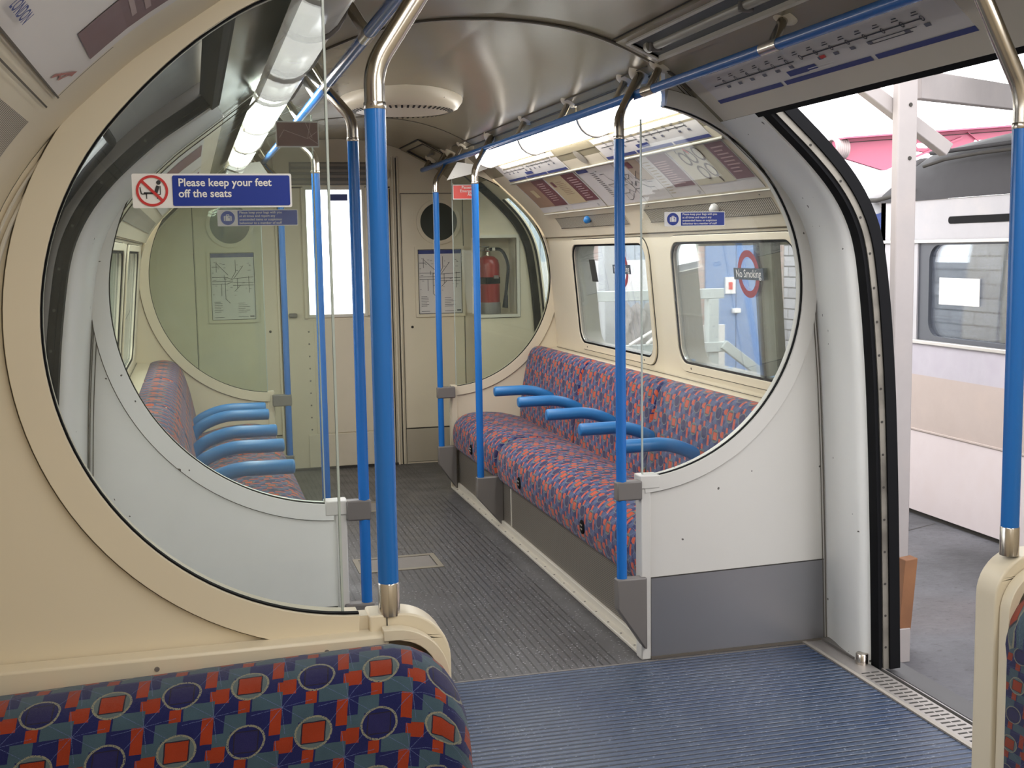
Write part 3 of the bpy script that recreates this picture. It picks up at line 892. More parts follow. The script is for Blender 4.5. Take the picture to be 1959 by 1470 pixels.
def clamp(t, side, x, y, xs, z0, z1):
    part('clamp_block', box(*sorted((side * (abs(x) - .022), side * xs)), y - .020, y + .022, z0, z1), GREYP, t, bevel=.006)
def lower_bracket(t, side, x, y, xs, zt):
    a = abs(x) - .024
    pl = [(a, zt), (xs, zt), (xs, zt - .27), (xs - .012, zt - .262), (a, zt - .11)]
    part('foot_bracket', flat([pl], lambda u, v, w: (side * u, y + .02 - w, v), .044), GREYP, t, bevel=.006)
for side, lab in ((1, 'on the open-door side'), (-1, 'on the closed-door side')):
    kx_ = .456 if side > 0 else .468
    t = bent_pole('slim blue pole clamped to the screen post beyond the doorway %s' % lab, side * kx_, 4.0, .30, 1.885 if side > 0 else 1.872, (side * .60, 4.16, 2.125), sleeve=False)
    clamp(t, side, kx_, 4.0, .53, .598, .668); lower_bracket(t, side, kx_, 4.0, .545, .312)
    ym = 6.2 if side > 0 else 5.35
    t = bent_pole('slim blue pole at mid bench %s' % lab, side * .456, ym, .27, 1.855, (side * .615, ym + .25, 2.115), sleeve=False)
    lower_bracket(t, side, .456, ym, .575, .285)
    t = bent_pole('slim blue pole at the cab end of the bench %s' % lab, side * .468, 7.3, .27, 1.865, (side * .62, 7.5, 2.105), sleeve=False)
    clamp(t, side, .468, 7.3, .56, .585, .655); lower_bracket(t, side, .468, 7.3, .56, .283)
for side in (1, -1):
    t = thing('grab_rail', 'long blue ceiling grab rail %s' % ('running above the open doorway' if side > 0 else 'on the closed-door side of the ceiling'), 'grab rail', (side * .55, 3, 2.03), 'ceiling grab rails')
    part('rail_tube', tube([(side * .55, 1.2, 2.036), (side * .55, 3.0, 2.036)], .0165, 20), BLUE, t, smooth=60)
    part('rail_tube', tube([(side * .55, 3.1, 2.036), (side * .55, 3.9, 2.036)], .0165, 20), BLUE, t, smooth=60)
    part('rail_tube', round_end_tube([(side * .55, 3.98, 2.036), (side * .55, 6, 2.037), (side * .55, 8.15, 2.045)], .0165, 20), BLUE, t, smooth=60)
    for yc in (3.0, 3.9):
        part('coupler', tube([(side * .55, yc, 2.036), (side * .55, yc + .1, 2.036)], .018, 20), CHROME, t, smooth=60)
    for yb in (1.6, 3.05, 3.96, 4.30, 5.00, 5.70, 7.10, 7.60, 8.1):
        x1 = side * .600; z1 = 2.122 if yb < 7.9 else 2.115
        b = part('bracket', tube([(side * .552, yb, 2.04), (x1, yb + .02, z1)], .0145, 16), CHROME, t, smooth=60)
        dv = (Vector((x1, yb + .02, z1)) - Vector((side * .552, yb, 2.04))).normalized()
        part('flange', lathe([(.040, 0), (.038, .008), (.022, .016), (.016, .018)], Vector((x1, yb + .02, z1)) + dv * .005, -dv, 24), CREAM, b, smooth=50)

# ================================================================== lights
LP = [(.632, 2.060), (.640, 2.035), (.655, 2.010), (.675, 1.993), (.70, 1.983), (.725, 1.981), (.75, 1.988), (.768, 1.998)]
def light(side, y0, y1, lit, label, group):
    t = thing('ceiling_light', label, 'light', (side * .68, (y0 + y1) / 2, 2.08), group)
    v = []; f = []
    ys = [(y0, -.012), (y0 + .012, 0), (y1 - .012, 0), (y1, -.012)]
    cxx, czz = .70, 2.07; n = len(LP)
    for y, s in ys:
        for x, z in LP:
            d = math.hypot(x - cxx, z - czz); v.append((side * (x + (cxx - x) / d * -s), y, z + (czz - z) / d * -s))
    for i in range(len(ys) - 1):
        for q in range(n - 1): f.append((i * n + q, i * n + q + 1, (i + 1) * n + q + 1, (i + 1) * n + q))
    f.append(tuple(range(n))); f.append(tuple((len(ys) - 1) * n + q for q in range(n)))
    part('diffuser', (v, f), (LAMPON if y0 > 2 else LAMPON2) if lit else LAMPOFF, t, smooth=50)
    part('housing', flat([[(.626, 2.112), (.628, 2.052), (.634, 2.052), (.66, 2.08), (.77, 2.0), (.78, 1.985), (.80, 1.96), (.70, 2.06)]], lambda u, v, w: (side * u, y0 + w, v), y1 - y0), CEIL, t)
    for ye in (y0 - .006, y1 + .006):
        part('end_rib', tube([(side * (x + (cxx - x) * -.02), ye, z - .002) for x, z in LP], .007, 8), GREYP, t, smooth=60)
names = ['next to the doorway screen', 'in the middle of the bench row', 'at the cab end of the bench row']
for k in range(3):
    y0 = 4.05 + k * .965
    light(1, y0, y0 + .945, True, 'lit fluorescent light above the open-side bench, %s' % names[k], 'lit ceiling lights')
    light(-1, y0 + .02, y0 + .965, True, 'lit fluorescent light above the closed-side bench, %s' % names[k], 'lit ceiling lights')
for k in range(3):
    y0 = 2.28 + k * .55
    light(-1, y0, y0 + .53, False, 'unlit dull white light cover above the closed doorway, %s' % ['by the near screen', 'middle of three', 'by the far screen'][k], 'unlit ceiling light covers')
for k in range(3):
    y0 = -1.4 + k * 1.08
    for side in (1, -1):
        light(side, y0, y0 + 1.05, True, 'lit fluorescent light over the seats before the doorway, %s row, %s' % ('open-side' if side > 0 else 'closed-side', ['rear', 'middle', 'front'][k]), 'lit ceiling lights')
# recessed unlit fitting above open doorway
t = thing('recessed_light', 'open unlit tube light fitting in the ceiling above the open doorway', 'light', (.51, 3.4, 2.17))
def roofmap(u, v, w):             # u along y, v = x, w down
    z = 0
    for a, b in zip(PP, PP[1:]):
        if a[0] <= v <= b[0]: z = a[1] + (b[1] - a[1]) * (v - a[0]) / (b[0] - a[0]); break
    return (v, u, z - w)
def roofplate(loops, t0, off=0):
    # subdivide in x by mapping only the rim: fine for these narrow plates
    return flat(loops, lambda u, v, w: roofmap(u, v, w + off), t0)
part('surround', roofplate([[(2.35, .425), (3.94, .425), (3.94, .585), (2.35, .585)], [(2.45, .45), (3.88, .45), (3.88, .56), (2.45, .56)]], .012), CEIL, t)
part('rim', roofplate([[(2.43, .445), (3.90, .445), (3.90, .565), (2.43, .565)], [(2.45, .455), (3.88, .455), (3.88, .555), (2.45, .555)]], .018), TRIM, t)
part('well', roofplate([[(2.45, .45), (3.88, .45), (3.88, .56), (2.45, .56)]], .003, .002), plain('recess_shade_grey', (.11, .115, .115), .5), t)  # flat plate, its dark grey stands in for the shade of a recess
part('tube', tube([(.512, 2.5, 2.160), (.512, 3.78, 2.160)], .0155, 16), TUBEOFF, t, smooth=60)
part('tube', tube([(.475, 2.5, 2.176), (.475, 3.05, 2.176)], .0125, 16), TUBEOFF, t, smooth=60)
for yy in (3.79, 3.12, 2.48):
    part('lamp_holder', MB().add(box(.492, .534, yy, yy + .022, 2.140, 2.182)), GREYP, t, bevel=.006)
part('tube_end', MB().add(lathe([(.022, 0), (.020, .03), (.004, .04)], (.505, 3.812, 2.162), (0, 1, 0), 16)), TUBEOFF, t, smooth=60)
part('edge_line', roofplate([[(2.3, .418), (3.955, .418), (3.955, .421), (2.3, .421)]], .002, .001), GAP, t)  # thin dark line along the edge of the surround
for side in (1, -1):
    struct('trim_%d' % (15 if side > 0 else 16), MB().add(tube([(side * .578, 4.05, 2.1305), (side * .578, 7.3, 2.1305)], .0025, 6)).add(tube([(side * .622, 4.05, 2.108), (side * .622, 7.3, 2.108)], .0035, 6)), LINE)
# ceiling fan vent
t = thing('ceiling_vent', 'round cream ventilation dome with slotted face on the ceiling centre', 'vent', (.03, 5.9, 2.26))
part('dome', lathe([(.305, -.02), (.30, .005), (.292, .045), (.27, .075), (.235, .088), (.225, .090)], (.03, 5.9, 2.262), (0, 0, -1), 64, cap=False), CREAM, t, smooth=60)
part('face', lathe([(.225, .089), (.12, .092), (.001, .093)], (.03, 5.9, 2.262), (0, 0, -1), 64, cap=False), CREAM, t, smooth=60)
sl = MB()
for k in range(54):
    a = 2 * pi * k / 54
    o = Vector((.03 + .237 * cos(a), 5.9 + .237 * sin(a), 2.262 - .0885)); dr = Vector((cos(a), sin(a), .35)).normalized(); tn = Vector((-sin(a), cos(a), 0))
    sl.add(([o - dr * .013 - tn * .005, o + dr * .013 - tn * .005, o + dr * .013 + tn * .005, o - dr * .013 + tn * .005] + [p + Vector((0, 0, -.0015)) for p in (o - dr * .013 - tn * .005, o + dr * .013 - tn * .005, o + dr * .013 + tn * .005, o - dr * .013 + tn * .005)], [(0, 1, 2, 3), (4, 7, 6, 5)]))
part('slots', sl, GAP, t)
part('key_slot', box(.16, .19, 5.655, 5.662, 2.215, 2.222), GAP, t)
# ceiling hatch near the cab
t = thing('ceiling_hatch', 'square framed hatch in the ceiling by the cab bulkhead', 'hatch', (.56, 7.95, 2.15))
def rp_ring(y0, y1, x0, x1, w, th, off=0): return roofplate([[(y0, x0), (y1, x0), (y1, x1), (y0, x1)], [(y0 + w, x0 + w), (y1 - w, x0 + w), (y1 - w, x1 - w), (y0 + w, x1 - w)]], th, off)
part('frame', rp_ring(7.62, 8.28, .425, .695, .035, .010), CEIL, t)
part('gap', rp_ring(7.612, 8.288, .42, .70, .007, .006), GAP, t)
part('inner_gap', rp_ring(7.66, 8.24, .46, .66, .006, .014), GAP, t)
part('handle', box(.55, .565, 7.82, 7.98, 2.12, 2.135), GREYP, t, bevel=.003)

# ================================================================== bench bays
def bench(side, label):
    t = thing('bench_seat', label, 'bench seat', (side * .9, 5.68, 0), 'long patterned bench seats')
    s = side; k = 1.0 if side > 0 else 1.08
    YBT = (4.72, 5.73, 6.80)
    mm = lambda a, b: sorted((s * a * k if a > 1.0 else s * a, s * b * k if b > 1.0 else s * b))
    part('plinth', box(*mm(.575, 1.20), 4.04, 7.345, 0, .26), PERF, t)
    part('floor_trim', MB().add(box(*mm(.535, .58), 4.04, 7.345, 0, .014)).add(box(*mm(.562, .58), 4.04, 7.345, 0, .045)), TRIM, t, bevel=.003, label='pale scuffed trim strip along the floor')
    sc = MB()
    for i in range(22): sc.add(lathe([(.005, 0), (.004, .0015)], (s * .548, 4.12 + i * .148, .014), seg=8))
    part('screws', sc, GREYP, t)
    pj = MB()
    for yy in (6.0,): pj.add(box(*mm(.571, .577), yy, yy + .015, .03, .25))
    part('joint_strip', pj, TRIM, t)
    # moquette cushions
    seatp = [(1.02, .43), (.86, .475), (.72, .487), (.65, .482), (.60, .465), (.565, .435), (.548, .395), (.543, .34), (.548, .29), (.562, .262), (.60, .25), (1.02, .25)]
    backp = [(1.19, .80), (1.175, .855), (1.145, .882), (1.105, .888), (1.07, .875), (1.045, .84), (1.028, .78), (1.012, .70), (.998, .6), (.985, .50), (.982, .42), (1.19, .38)]
    def cushion(prof, y0, y1, ins=.034):
        P = [Vector((a, b)) for a, b in prof]
        # refine
        Q = []
        n0 = len(P)
        for i in range(n0 - 1):
            Q.append(P[i]); 
            if i < n0 - 3:
                a = P[max(i - 1, 0)]; b = P[i]; c = P[i + 1]; d = P[min(i + 2, n0 - 1)]
                for tt in (.33, .66):
                    Q.append(.5 * ((2 * b) + (c - a) * tt + (2 * a - 5 * b + 4 * c - d) * tt * tt + (-a + 3 * b - 3 * c + d) * tt ** 3))
        Q.append(P[-1]); P = Q
        c = Vector((sum(p.x for p in P) / len(P), sum(p.y for p in P) / len(P)))
        L = [0]
        for a, b in zip(P, P[1:]): L.append(L[-1] + (b - a).length)
        st = [(y0, ins * 1.0), (y0 + .004, ins * .55), (y0 + .012, ins * .2), (y0 + .03, 0)]
        m = 6
        st += [(y0 + .03 + (y1 - y0 - .06) * i / m, 0) for i in range(1, m)]
        st += [(y1 - .03, 0), (y1 - .012, ins * .2), (y1 - .004, ins * .55), (y1, ins)]
        v = []; f = []; uv = []; n = len(P)
        for y, q in st:
            for p in P:
                dd = (c - p); l = dd.length; pp = p + dd / l * q
                xx = pp.x * (k if pp.x > 1 and s < 0 else 1)
                v.append((s * pp.x * (1 + (k - 1) * min(max((pp.x - .95) / .2, 0), 1)), y, pp.y))
        for i in range(len(st) - 1):
            for q in range(n):
                r = (q + 1) % n
                f.append((i * n + q, i * n + r, (i + 1) * n + r, (i + 1) * n + q))
                l2 = L[r] if r else L[-1] + .2
                uv.append([(st[i][0], L[q]), (st[i][0], l2), (st[i + 1][0], l2), (st[i + 1][0], L[q])])
        for e in (0, len(st) - 1):
            f.append([e * n + q for q in range(n)]); uv.append([(P[q].x, P[q].y) for q in range(n)])
        return v, f, uv
    ys = [(4.045, 5.13), (5.135, 6.22), (6.225, 7.335)]
    for y0, y1 in ys: part('back_cushion', cushion(backp, y0, y1), MOQF, t, smooth=50)
    cs = [part('seat_cushion', cushion(seatp, y0, y1), MOQF, t, smooth=50) for y0, y1 in ((4.045, 6.22), (6.225, 7.335))]
    for c, yb in ((cs[0], YBT[0]), (cs[0], YBT[1]), (cs[1], YBT[2])):
        bt = MB().add(lathe([(.030, 0), (.030, .006), (.022, .009), (.001, .009)], (s * .546, yb, .335), (-s, 0, 0), 24))
        bp = part('vent_button', bt, DARK, c, smooth=40)
        hl = MB()
        for q in range(4):
            a = pi / 4 + q * pi / 2; hl.add(lathe([(.005, 0), (.004, .002)], (s * .546 - s * .009, yb + .012 * cos(a), .335 + .012 * sin(a)), (-s, 0, 0), 10))
        part('button_holes', hl, CHROME, bp)
    part('back_gap_filler', box(*mm(.95, 1.2), 4.05, 7.34, .25, .42), DARK, t)
    yt = [6.65, 6.13, 5.60, 5.08, 4.58] if side > 0 else [6.50, 6.22, 5.63, 5.18, 4.64]
    for y in yt:
        zt = .690 if side > 0 else .682
        r = .0285
        x0 = .66 if side > 0 else .655
        pts = fillet([(s * x0, y, zt), (s * .88, y, zt + .002), (s * 1.01, y, zt - .055), (s * 1.06, y, zt - .16)], .12, 10)
        part('armrest', round_end_tube(pts, r, 22, .35), BLUE2, t, smooth=60)
    return t
bench(1, 'long bench in red and blue moquette with blue armrests, under the sticker windows')
bench(-1, 'long bench in red and blue moquette seen through the screens on the closed-door side')

# ledge, window walls, windows
def wmap(side):
    k = 1.0 if side > 0 else 1.07
    return lambda u, v, w: (side * ((1.25 - (v - .86) * .093) * k - w), u, v)
WIN = [(5.60, 6.88, .905, 1.55), (4.05, 5.355, .915, 1.55)]
for side in (1, -1):
    mp = wmap(side); k = 1 if side > 0 else 1.07
    holes = [rrect(a + .035, b - .035, c + .03, d - .025, .085, 8) for a, b, c, d in WIN]
    nm = 'wall_right' if side > 0 else 'wall_left'
    struct(nm, flat([[(4.045, .86), (7.34, .86), (7.34, 1.585), (4.045, 1.585)]] + holes, lambda u, v, w: mp(u, v, w - .02), .02), CREAM)
    sx2 = sorted((side * 1.12, side * 1.26 * k))
    struct('trim_%d' % (8 if side > 0 else 9), MB().add(box(*sx2, 4.03, 7.345, .862, .872)).add(box(side * 1.18 * k - .012 if side > 0 else side * 1.18 * k - .004, side * 1.18 * k + .004 if side > 0 else side * 1.18 * k + .012, 4.03, 7.345, 1.572, 1.584)), CREAM, bevel=.003)
    wl = MB().add(tube([(side * (1.184 * k - .006), y, 1.566) for y in (4.04, 7.34)], .0022, 6)).add(tube([(side * 1.246 * k - side * .004, y, .876) for y in (4.04, 7.34)], .0018, 6))
    struct('trim_%d' % (10 if side > 0 else 11), wl, LINE)
    for i, (a, b, c, d) in enumerate(WIN):
        w = thing('window_%d' % (i + 1 + (0 if side > 0 else 2)), 'rounded car window %s' % (['nearer the cab', 'nearer the doorway'][i] + (', open-door side' if side > 0 else ', closed-door side')), 'window', (side * 1.22 * k, (a + b) / 2, c), kind='structure')
        part('frame', flat([rrect(a, b, c, d, .11, 8), rrect(a + .04, b - .04, c + .036, d - .03, .085, 8)], mp, .010), CREAM, w, bevel=.004)
        part('frame_line', flat([rrect(a - .004, b + .004, c - .004, d + .004, .112, 8), rrect(a, b, c, d, .11, 8)], mp, .003), GAP, w)
        part('gasket', flat([rrect(a + .038, b - .038, c + .034, d - .028, .087, 8), rrect(a + .05, b - .05, c + .046, d - .04, .078, 8)], lambda u, v, q: mp(u, v, q - .002), .006), DARK, w)
        part('pane', flat([rrect(a + .045, b - .045, c + .04, d - .035, .08, 8)], lambda u, v, q: mp(u, v, q - .012), .005), GLASSW, w)
        o = rrect(a + .036, b - .036, c + .032, d - .026, .086, 8)
        v = [mp(p[0], p[1], -.015) for p in o] + [mp(p[0], p[1], -.13) for p in o]; n = len(o)
        part('reveal', (v, [(q, (q + 1) % n, n + (q + 1) % n, n + q) for q in range(n)]), plain('grey_window_reveal', (.25, .25, .23), .5) if (i == 0 and side > 0) else bpy.data.materials['grey_window_reveal'], w, smooth=40)
        sc = MB()
        for yy in (a + .18, b - .18): sc.add(([mp(yy + .006 * cos(q), c + .018 + .006 * sin(q), .011) for q in [h * pi / 4 for h in range(8)]], [tuple(range(8))]))
        part('screws', sc, GAP, w)
        if i == 1:
            part('mullion', MB().add(flat([[(4.39, .93), (4.51, .93), (4.48, 1.54), (4.36, 1.54)]], lambda u, v, q: mp(u, v, q - .07), .03)), plain('grey_green_mullion', (.32, .33, .27), .5) if side > 0 else bpy.data.materials['grey_green_mullion'], w)
            part('mullion_seal', MB().add(flat([[(4.51, .93), (4.545, .93), (4.515, 1.54), (4.48, 1.54)]], lambda u, v, q: mp(u, v, q - .06), .03)).add(flat([[(4.37, .93), (4.39, .93), (4.36, 1.54), (4.34, 1.54)]], lambda u, v, q: mp(u, v, q - .06), .03)), DARK, w)
            part('top_rail', flat([[(4.05, 1.50), (5.32, 1.50), (5.32, 1.54), (4.05, 1.54)]], lambda u, v, q: mp(u, v, q - .10), .01), bpy.data.materials['grey_green_mullion'], w)

# ================================================================== coving: posters, grilles, diagrams
def bars(side, y0, y1, z0, z1, n, off=-.0062, fill=.45, rnd=None, horiz=True, ymargin=.0):
    m = MB()
    rnd = rnd or random.Random(3)
    for i in range(n):
        zz = z1 - (z1 - z0) * (i + .5) / n; h = (z1 - z0) / n * fill / 2
        far, near = (y1, y0)
        e = rnd.uniform(.0, .35) * (far - near)
        m.add(patch(side, *( (near + e, far) if side > 0 else (near, far - e)), zz - h, zz + h, off))
    return m
def line_patch(side, pts, w, off):
    m = MB()
    for (ya, za), (yb, zb) in zip(pts, pts[1:]):
        dy, dz = yb - ya, zb - za; l = math.hypot(dy, dz) or 1; ny, nz = -dz / l * w, dy / l * w
        m.add(([sp(side, ya - ny, za - nz, off), sp(side, yb - ny, zb - nz, off), sp(side, yb + ny, zb + nz, off), sp(side, ya + ny, za + nz, off)], [(0, 1, 2, 3)]))
    return m
def poster(side, name, label, y0, y1, z0, z1, bgm, els, group='posters in the coving'):
    t = thing(name, label, 'poster', sp(side, (y0 + y1) / 2, z0, -.004), group)
    part('sheet', patch(side, y0, y1, z0, z1, -.003, .002), bgm, t)
    for nm, vf, mt in els: part(nm, vf, mt, t)
    return t
ZA, ZB = 1.715, 1.888
R1 = random.Random(11)
def no59(y): return ('number', lettering('59', .026, cmap(1, y, ZA + .006), 0, 0, 0), INK)
poster(1, 'poster', 'tan and maroon poster with a text block, at the cab end of the coving', 6.41, 6.99, ZA, ZB, PAPER, [
    ('tan_block', patch(1, 6.62, 6.97, 1.745, 1.884, -.004), TAN), ('maroon_block', patch(1, 6.42, 6.66, 1.745, 1.884, -.0045), MAROON),
    ('text_lines', bars(1, 6.46, 6.60, 1.77, 1.868, 9, -.0055, .35, R1), PINKP), ('figure', patch(1, 6.76, 6.84, 1.80, 1.84, -.005), SAND), no59(6.50)])
poster(1, 'poster', 'sand and maroon poster with an inset picture, second from the cab end', 5.86, 6.40, ZA, ZB, PAPER, [
    ('sand_block', patch(1, 6.08, 6.39, 1.745, 1.884, -.004), SAND), ('maroon_block', patch(1, 5.875, 6.09, 1.75, 1.884, -.0045), MAROON),
    ('text_lines', bars(1, 5.90, 6.03, 1.76, 1.87, 10, -.0055, .35, R1), PINKP),
    ('sketch', bars(1, 6.14, 6.28, 1.79, 1.86, 8, -.005, .25, R1), TAN), ('picture', patch(1, 6.31, 6.36, 1.835, 1.862, -.0055), MAROON), no59(5.96)])
gm = MB()
for a in range(16):
    gm.add(line_patch(1, [(5.60, 1.865 - a * .0085), (5.66, 1.865 - a * .0085)], .0012, -.005))
for a in range(26):
    p = (R1.uniform(5.02, 5.55), R1.uniform(1.74, 1.87)); q = [p]
    for b in range(3):
        d = R1.choice([(.06, 0), (0, .02), (.04, .015), (.04, -.015)]); q.append((min(max(q[-1][0] + d[0], 5.0), 5.57), min(max(q[-1][1] + d[1], 1.73), 1.875)))
    gm.add(line_patch(1, q, .0011, -.005))
poster(1, 'poster', 'pale grey network diagram poster with a station index, beyond the blue pole', 4.98, 5.84, ZA, ZB + .003, PAPER, [('diagram_lines', gm, INK), ('tan_corner', patch(1, 4.99, 5.17, 1.80, 1.884, -.004), plain('pale_tan_print', (.42, .33, .25), .5)),
    ('title_block', patch(1, 5.66, 5.82, 1.872, 1.886, -.005), NAVYP), ('picture', patch(1, 5.09, 5.15, 1.855, 1.88, -.0055), MAROON)])
poster(1, 'poster', 'cream and grey poster with closely printed maroon block, in the screen pane view', 4.64, 4.97, ZA, ZB, PAPER, [
    ('maroon_block', patch(1, 4.65, 4.86, 1.755, 1.884, -.004), plain('dull_maroon_print', (.22, .12, .14), .5)), ('text_lines', bars(1, 4.70, 4.84, 1.765, 1.86, 11, -.0055, .4, R1), PINKP),
    ('side_text', bars(1, 4.88, 4.95, 1.73, 1.87, 12, -.0055, .25, R1), plain('ochre_print', (.40, .32, .2), .5)), no59(4.68)])
def ringp(y, z, ry, rz, w, off=-.0055):
    m = MB(); n = 28
    o = [sp(1, y + ry * cos(2 * pi * i / n), z + rz * sin(2 * pi * i / n), off) for i in range(n)]
    q = [sp(1, y + (ry - w) * cos(2 * pi * i / n), z + (rz - w * .7) * sin(2 * pi * i / n), off) for i in range(n)]
    m.add((o + q, [(i, (i + 1) % n, n + (i + 1) % n, n + i) for i in range(n)])); return m
rg = MB()
for y, z in ((4.52, 1.85), (4.45, 1.855), (4.37, 1.86), (4.47, 1.795), (4.39, 1.80)): rg.add(ringp(y, z, .036, .026, .010))
rg.add(line_patch(1, [(4.55, 1.872), (4.54, 1.885)], .003, -.0055)); rg.add(line_patch(1, [(4.38, 1.775), (4.37, 1.755)], .006, -.0055))
poster(1, 'poster', 'cream poster of five brown rings beside a maroon text block, at the doorway end', 4.10, 4.63, ZA, ZB, PAPER, [
    ('sand_block', patch(1, 4.27, 4.62, 1.75, 1.884, -.004), plain('pale_sand_print', (.58, .53, .40), .5)), ('ring_drawing', rg, plain('brown_ring_print', (.09, .055, .035), .5)),
    ('red_pointer', line_patch(1, [(4.46, 1.885), (4.44, 1.868)], .006, -.0058), REDP),
    ('maroon_block', patch(1, 4.105, 4.26, 1.755, 1.884, -.0045), bpy.data.materials['dull_maroon_print']), ('text_lines', bars(1, 4.12, 4.23, 1.775, 1.875, 8, -.0055, .35, R1), PINKP)])
def route_strip(side, y0, y1, z0, z1, label, n=11, box_=True):
    t = thing('line_diagram', label, 'diagram', sp(side, (y0 + y1) / 2, z0, -.004), 'route diagrams in the coving')
    part('sheet', patch(side, y0, y1, z0, z1, -.003, .002), PAPER, t)
    h = z1 - z0; L = y1 - y0
    for fa, fb in ((0, .30), (.315, .66), (.675, 1)): part('blue_band', patch(side, y0 + L * fa, y0 + L * fb, z0, z0 + h * .13, -.0045), NAVYP, t)
    zl = z0 + h * .62
    lm = line_patch(side, [(y0 + L * .1, zl), (y0 + L * .52, zl)], .0013, -.0045); lm.add(line_patch(side, [(y0 + L * .56, zl - .004), (y1 - L * .05, zl - .004)], .0013, -.0045))
    for i in range(n):
        yy = y0 + L * (.1 + .85 * i / n)
        lm.add(ringp(yy, zl, .008, .006, .003, -.0046) if side > 0 else line_patch(side, [(yy, zl - .005), (yy, zl + .005)], .002, -.0045))
        lm.add(line_patch(side, [(yy, zl + .010), (yy + .03, zl + .010)], .0010, -.0045)); lm.add(line_patch(side, [(yy, zl + .015), (yy + .022, zl + .015)], .0010, -.0045))
    part('route_line', lm, INK, t)
    bx = MB()
    for i in range(0, n, 1):
        if i in (2, 7): continue
        yy = y0 + L * (.1 + .85 * i / n); bx.add(patch(side, yy - .012, yy + .012, zl - .018, zl - .011, -.0045))
    part('interchange_boxes', bx, plain('slate_print', (.12, .12, .16), .5) if 'slate_print' not in bpy.data.materials else bpy.data.materials['slate_print'], t)
    if box_:
        part('note_box', patch(side, y0 + L * .50, y0 + L * .62, z0 + h * .20, z0 + h * .36, -.0045), NAVYP, t)
    return t
route_strip(1, 4.14, 5.27, 1.902, 1.986, 'route diagram strip above the ring poster, half behind the screen pane')
route_strip(1, 5.88, 7.02, 1.902, 1.986, 'route diagram strip above the tan poster at the cab end')
t = route_strip(1, 2.46, 3.86, 1.985, 2.068, 'long route diagram with blue lower band above the open doorway', 14)
part('red_box', patch(1, 3.08, 3.11, 2.02, 2.027, -.0048), REDP, t)
part('note_text', bars(1, 3.05, 3.21, 2.0, 2.010, 2, -.0055, .35), SIGNW, t)
part('key_text', bars(1, 2.62, 2.86, 2.015, 2.028, 2, -.005, .25), INK, t)
tag(part('speaker_grille', (lambda o: ([sp(1, 5.57 + .05 * cos(a) + .0, 1.937 + .030 * sin(a), -.004) for a in [2 * pi * i / 32 for i in range(32)]], [tuple(range(32))]))(0), grille('speaker_slots', .008)), 'small oval loudspeaker grille between the two route diagram strips', 'speaker')
tag(part('poster_rail', tube([sp(1, y, 1.893, -.006) for y in (4.06, 7.05)], .0065, 12), plain('cream_rail', (.27, .25, .20), .5), smooth=60), 'long white retaining rail above the posters over the open-side windows', 'rail')
tag(part('poster_rail', tube([sp(1, y, 1.706, -.004) for y in (4.06, 7.0)], .0035, 10), TRIM, smooth=60), 'thin trim rail under the posters over the open-side windows', 'rail')
for (a, b, lab) in ((5.72, 6.86, 'with a blue clip, nearer the cab'), (4.12, 5.42, 'behind the bag sign, nearer the doorway')):
    t = thing('ventilation_grille', 'slotted cream air grille over the open-side window, %s' % lab, 'grille', sp(1, (a + b) / 2, 1.62, -.004), 'air grilles over the windows')
    part('slotted_panel', patch(1, a, b, 1.620, 1.676, -.003, .002), GRL, t)
    part('border', MB().add(patch(1, a - .006, b + .006, 1.676, 1.679, -.004)).add(patch(1, a - .006, b + .006, 1.617, 1.620, -.004)), LINE, t)
    part('screws', MB().add(patch(1, a + .06, a + .07, 1.69, 1.694, -.004)).add(patch(1, b - .1, b - .09, 1.69, 1.694, -.004)), GAP, t)
    ym = 6.27 if a > 5 else 4.62
    cl = lathe([(.018, 0), (.022, .012), (.014, .03), (.001, .034)], sp(1, ym, 1.662, -.003), (-nrm(1.66)[0], 0, -nrm(1.66)[1]), 14)
    tag(part('plastic_clip', cl, BLUE2 if a > 5 else SIGNW, smooth=50), 'small %s plastic clip on the air grille %s' % (('blue', 'nearer the cab') if a > 5 else ('pale', 'nearer the doorway')), 'clip')
# seam between coving panels
sm = MB()
for yy in (5.855, 5.30): sm.add(patch(1, yy - .002, yy + .002, 1.70, 2.0, -.0035))
struct('trim_12', sm, LINE)
# closed side coving of the bench bay
poster(-1, 'poster', 'pale poster in the coving over the closed-side bench, nearer the doorway', 4.2, 5.5, ZA, ZB, PAPER, [('maroon_block', patch(-1, 4.4, 4.9, 1.75, 1.884, -.004), MAROON)])
poster(-1, 'poster', 'pale poster in the coving over the closed-side bench, nearer the cab', 5.6, 6.9, ZA, ZB, PAPER, [('maroon_block', patch(-1, 5.8, 6.3, 1.75, 1.884, -.004), MAROON)])
t = thing('ventilation_grille', 'slotted air grille over the closed-side bench windows', 'grille', sp(-1, 5.5, 1.62, -.004), 'air grilles over the windows')
part('slotted_panel', patch(-1, 4.2, 6.9, 1.620, 1.676, -.003, .002), GRL, t)
struct('trim_14', patch(1, 2.2, 3.96, 1.9365, 2.085, -.0015), COVING)
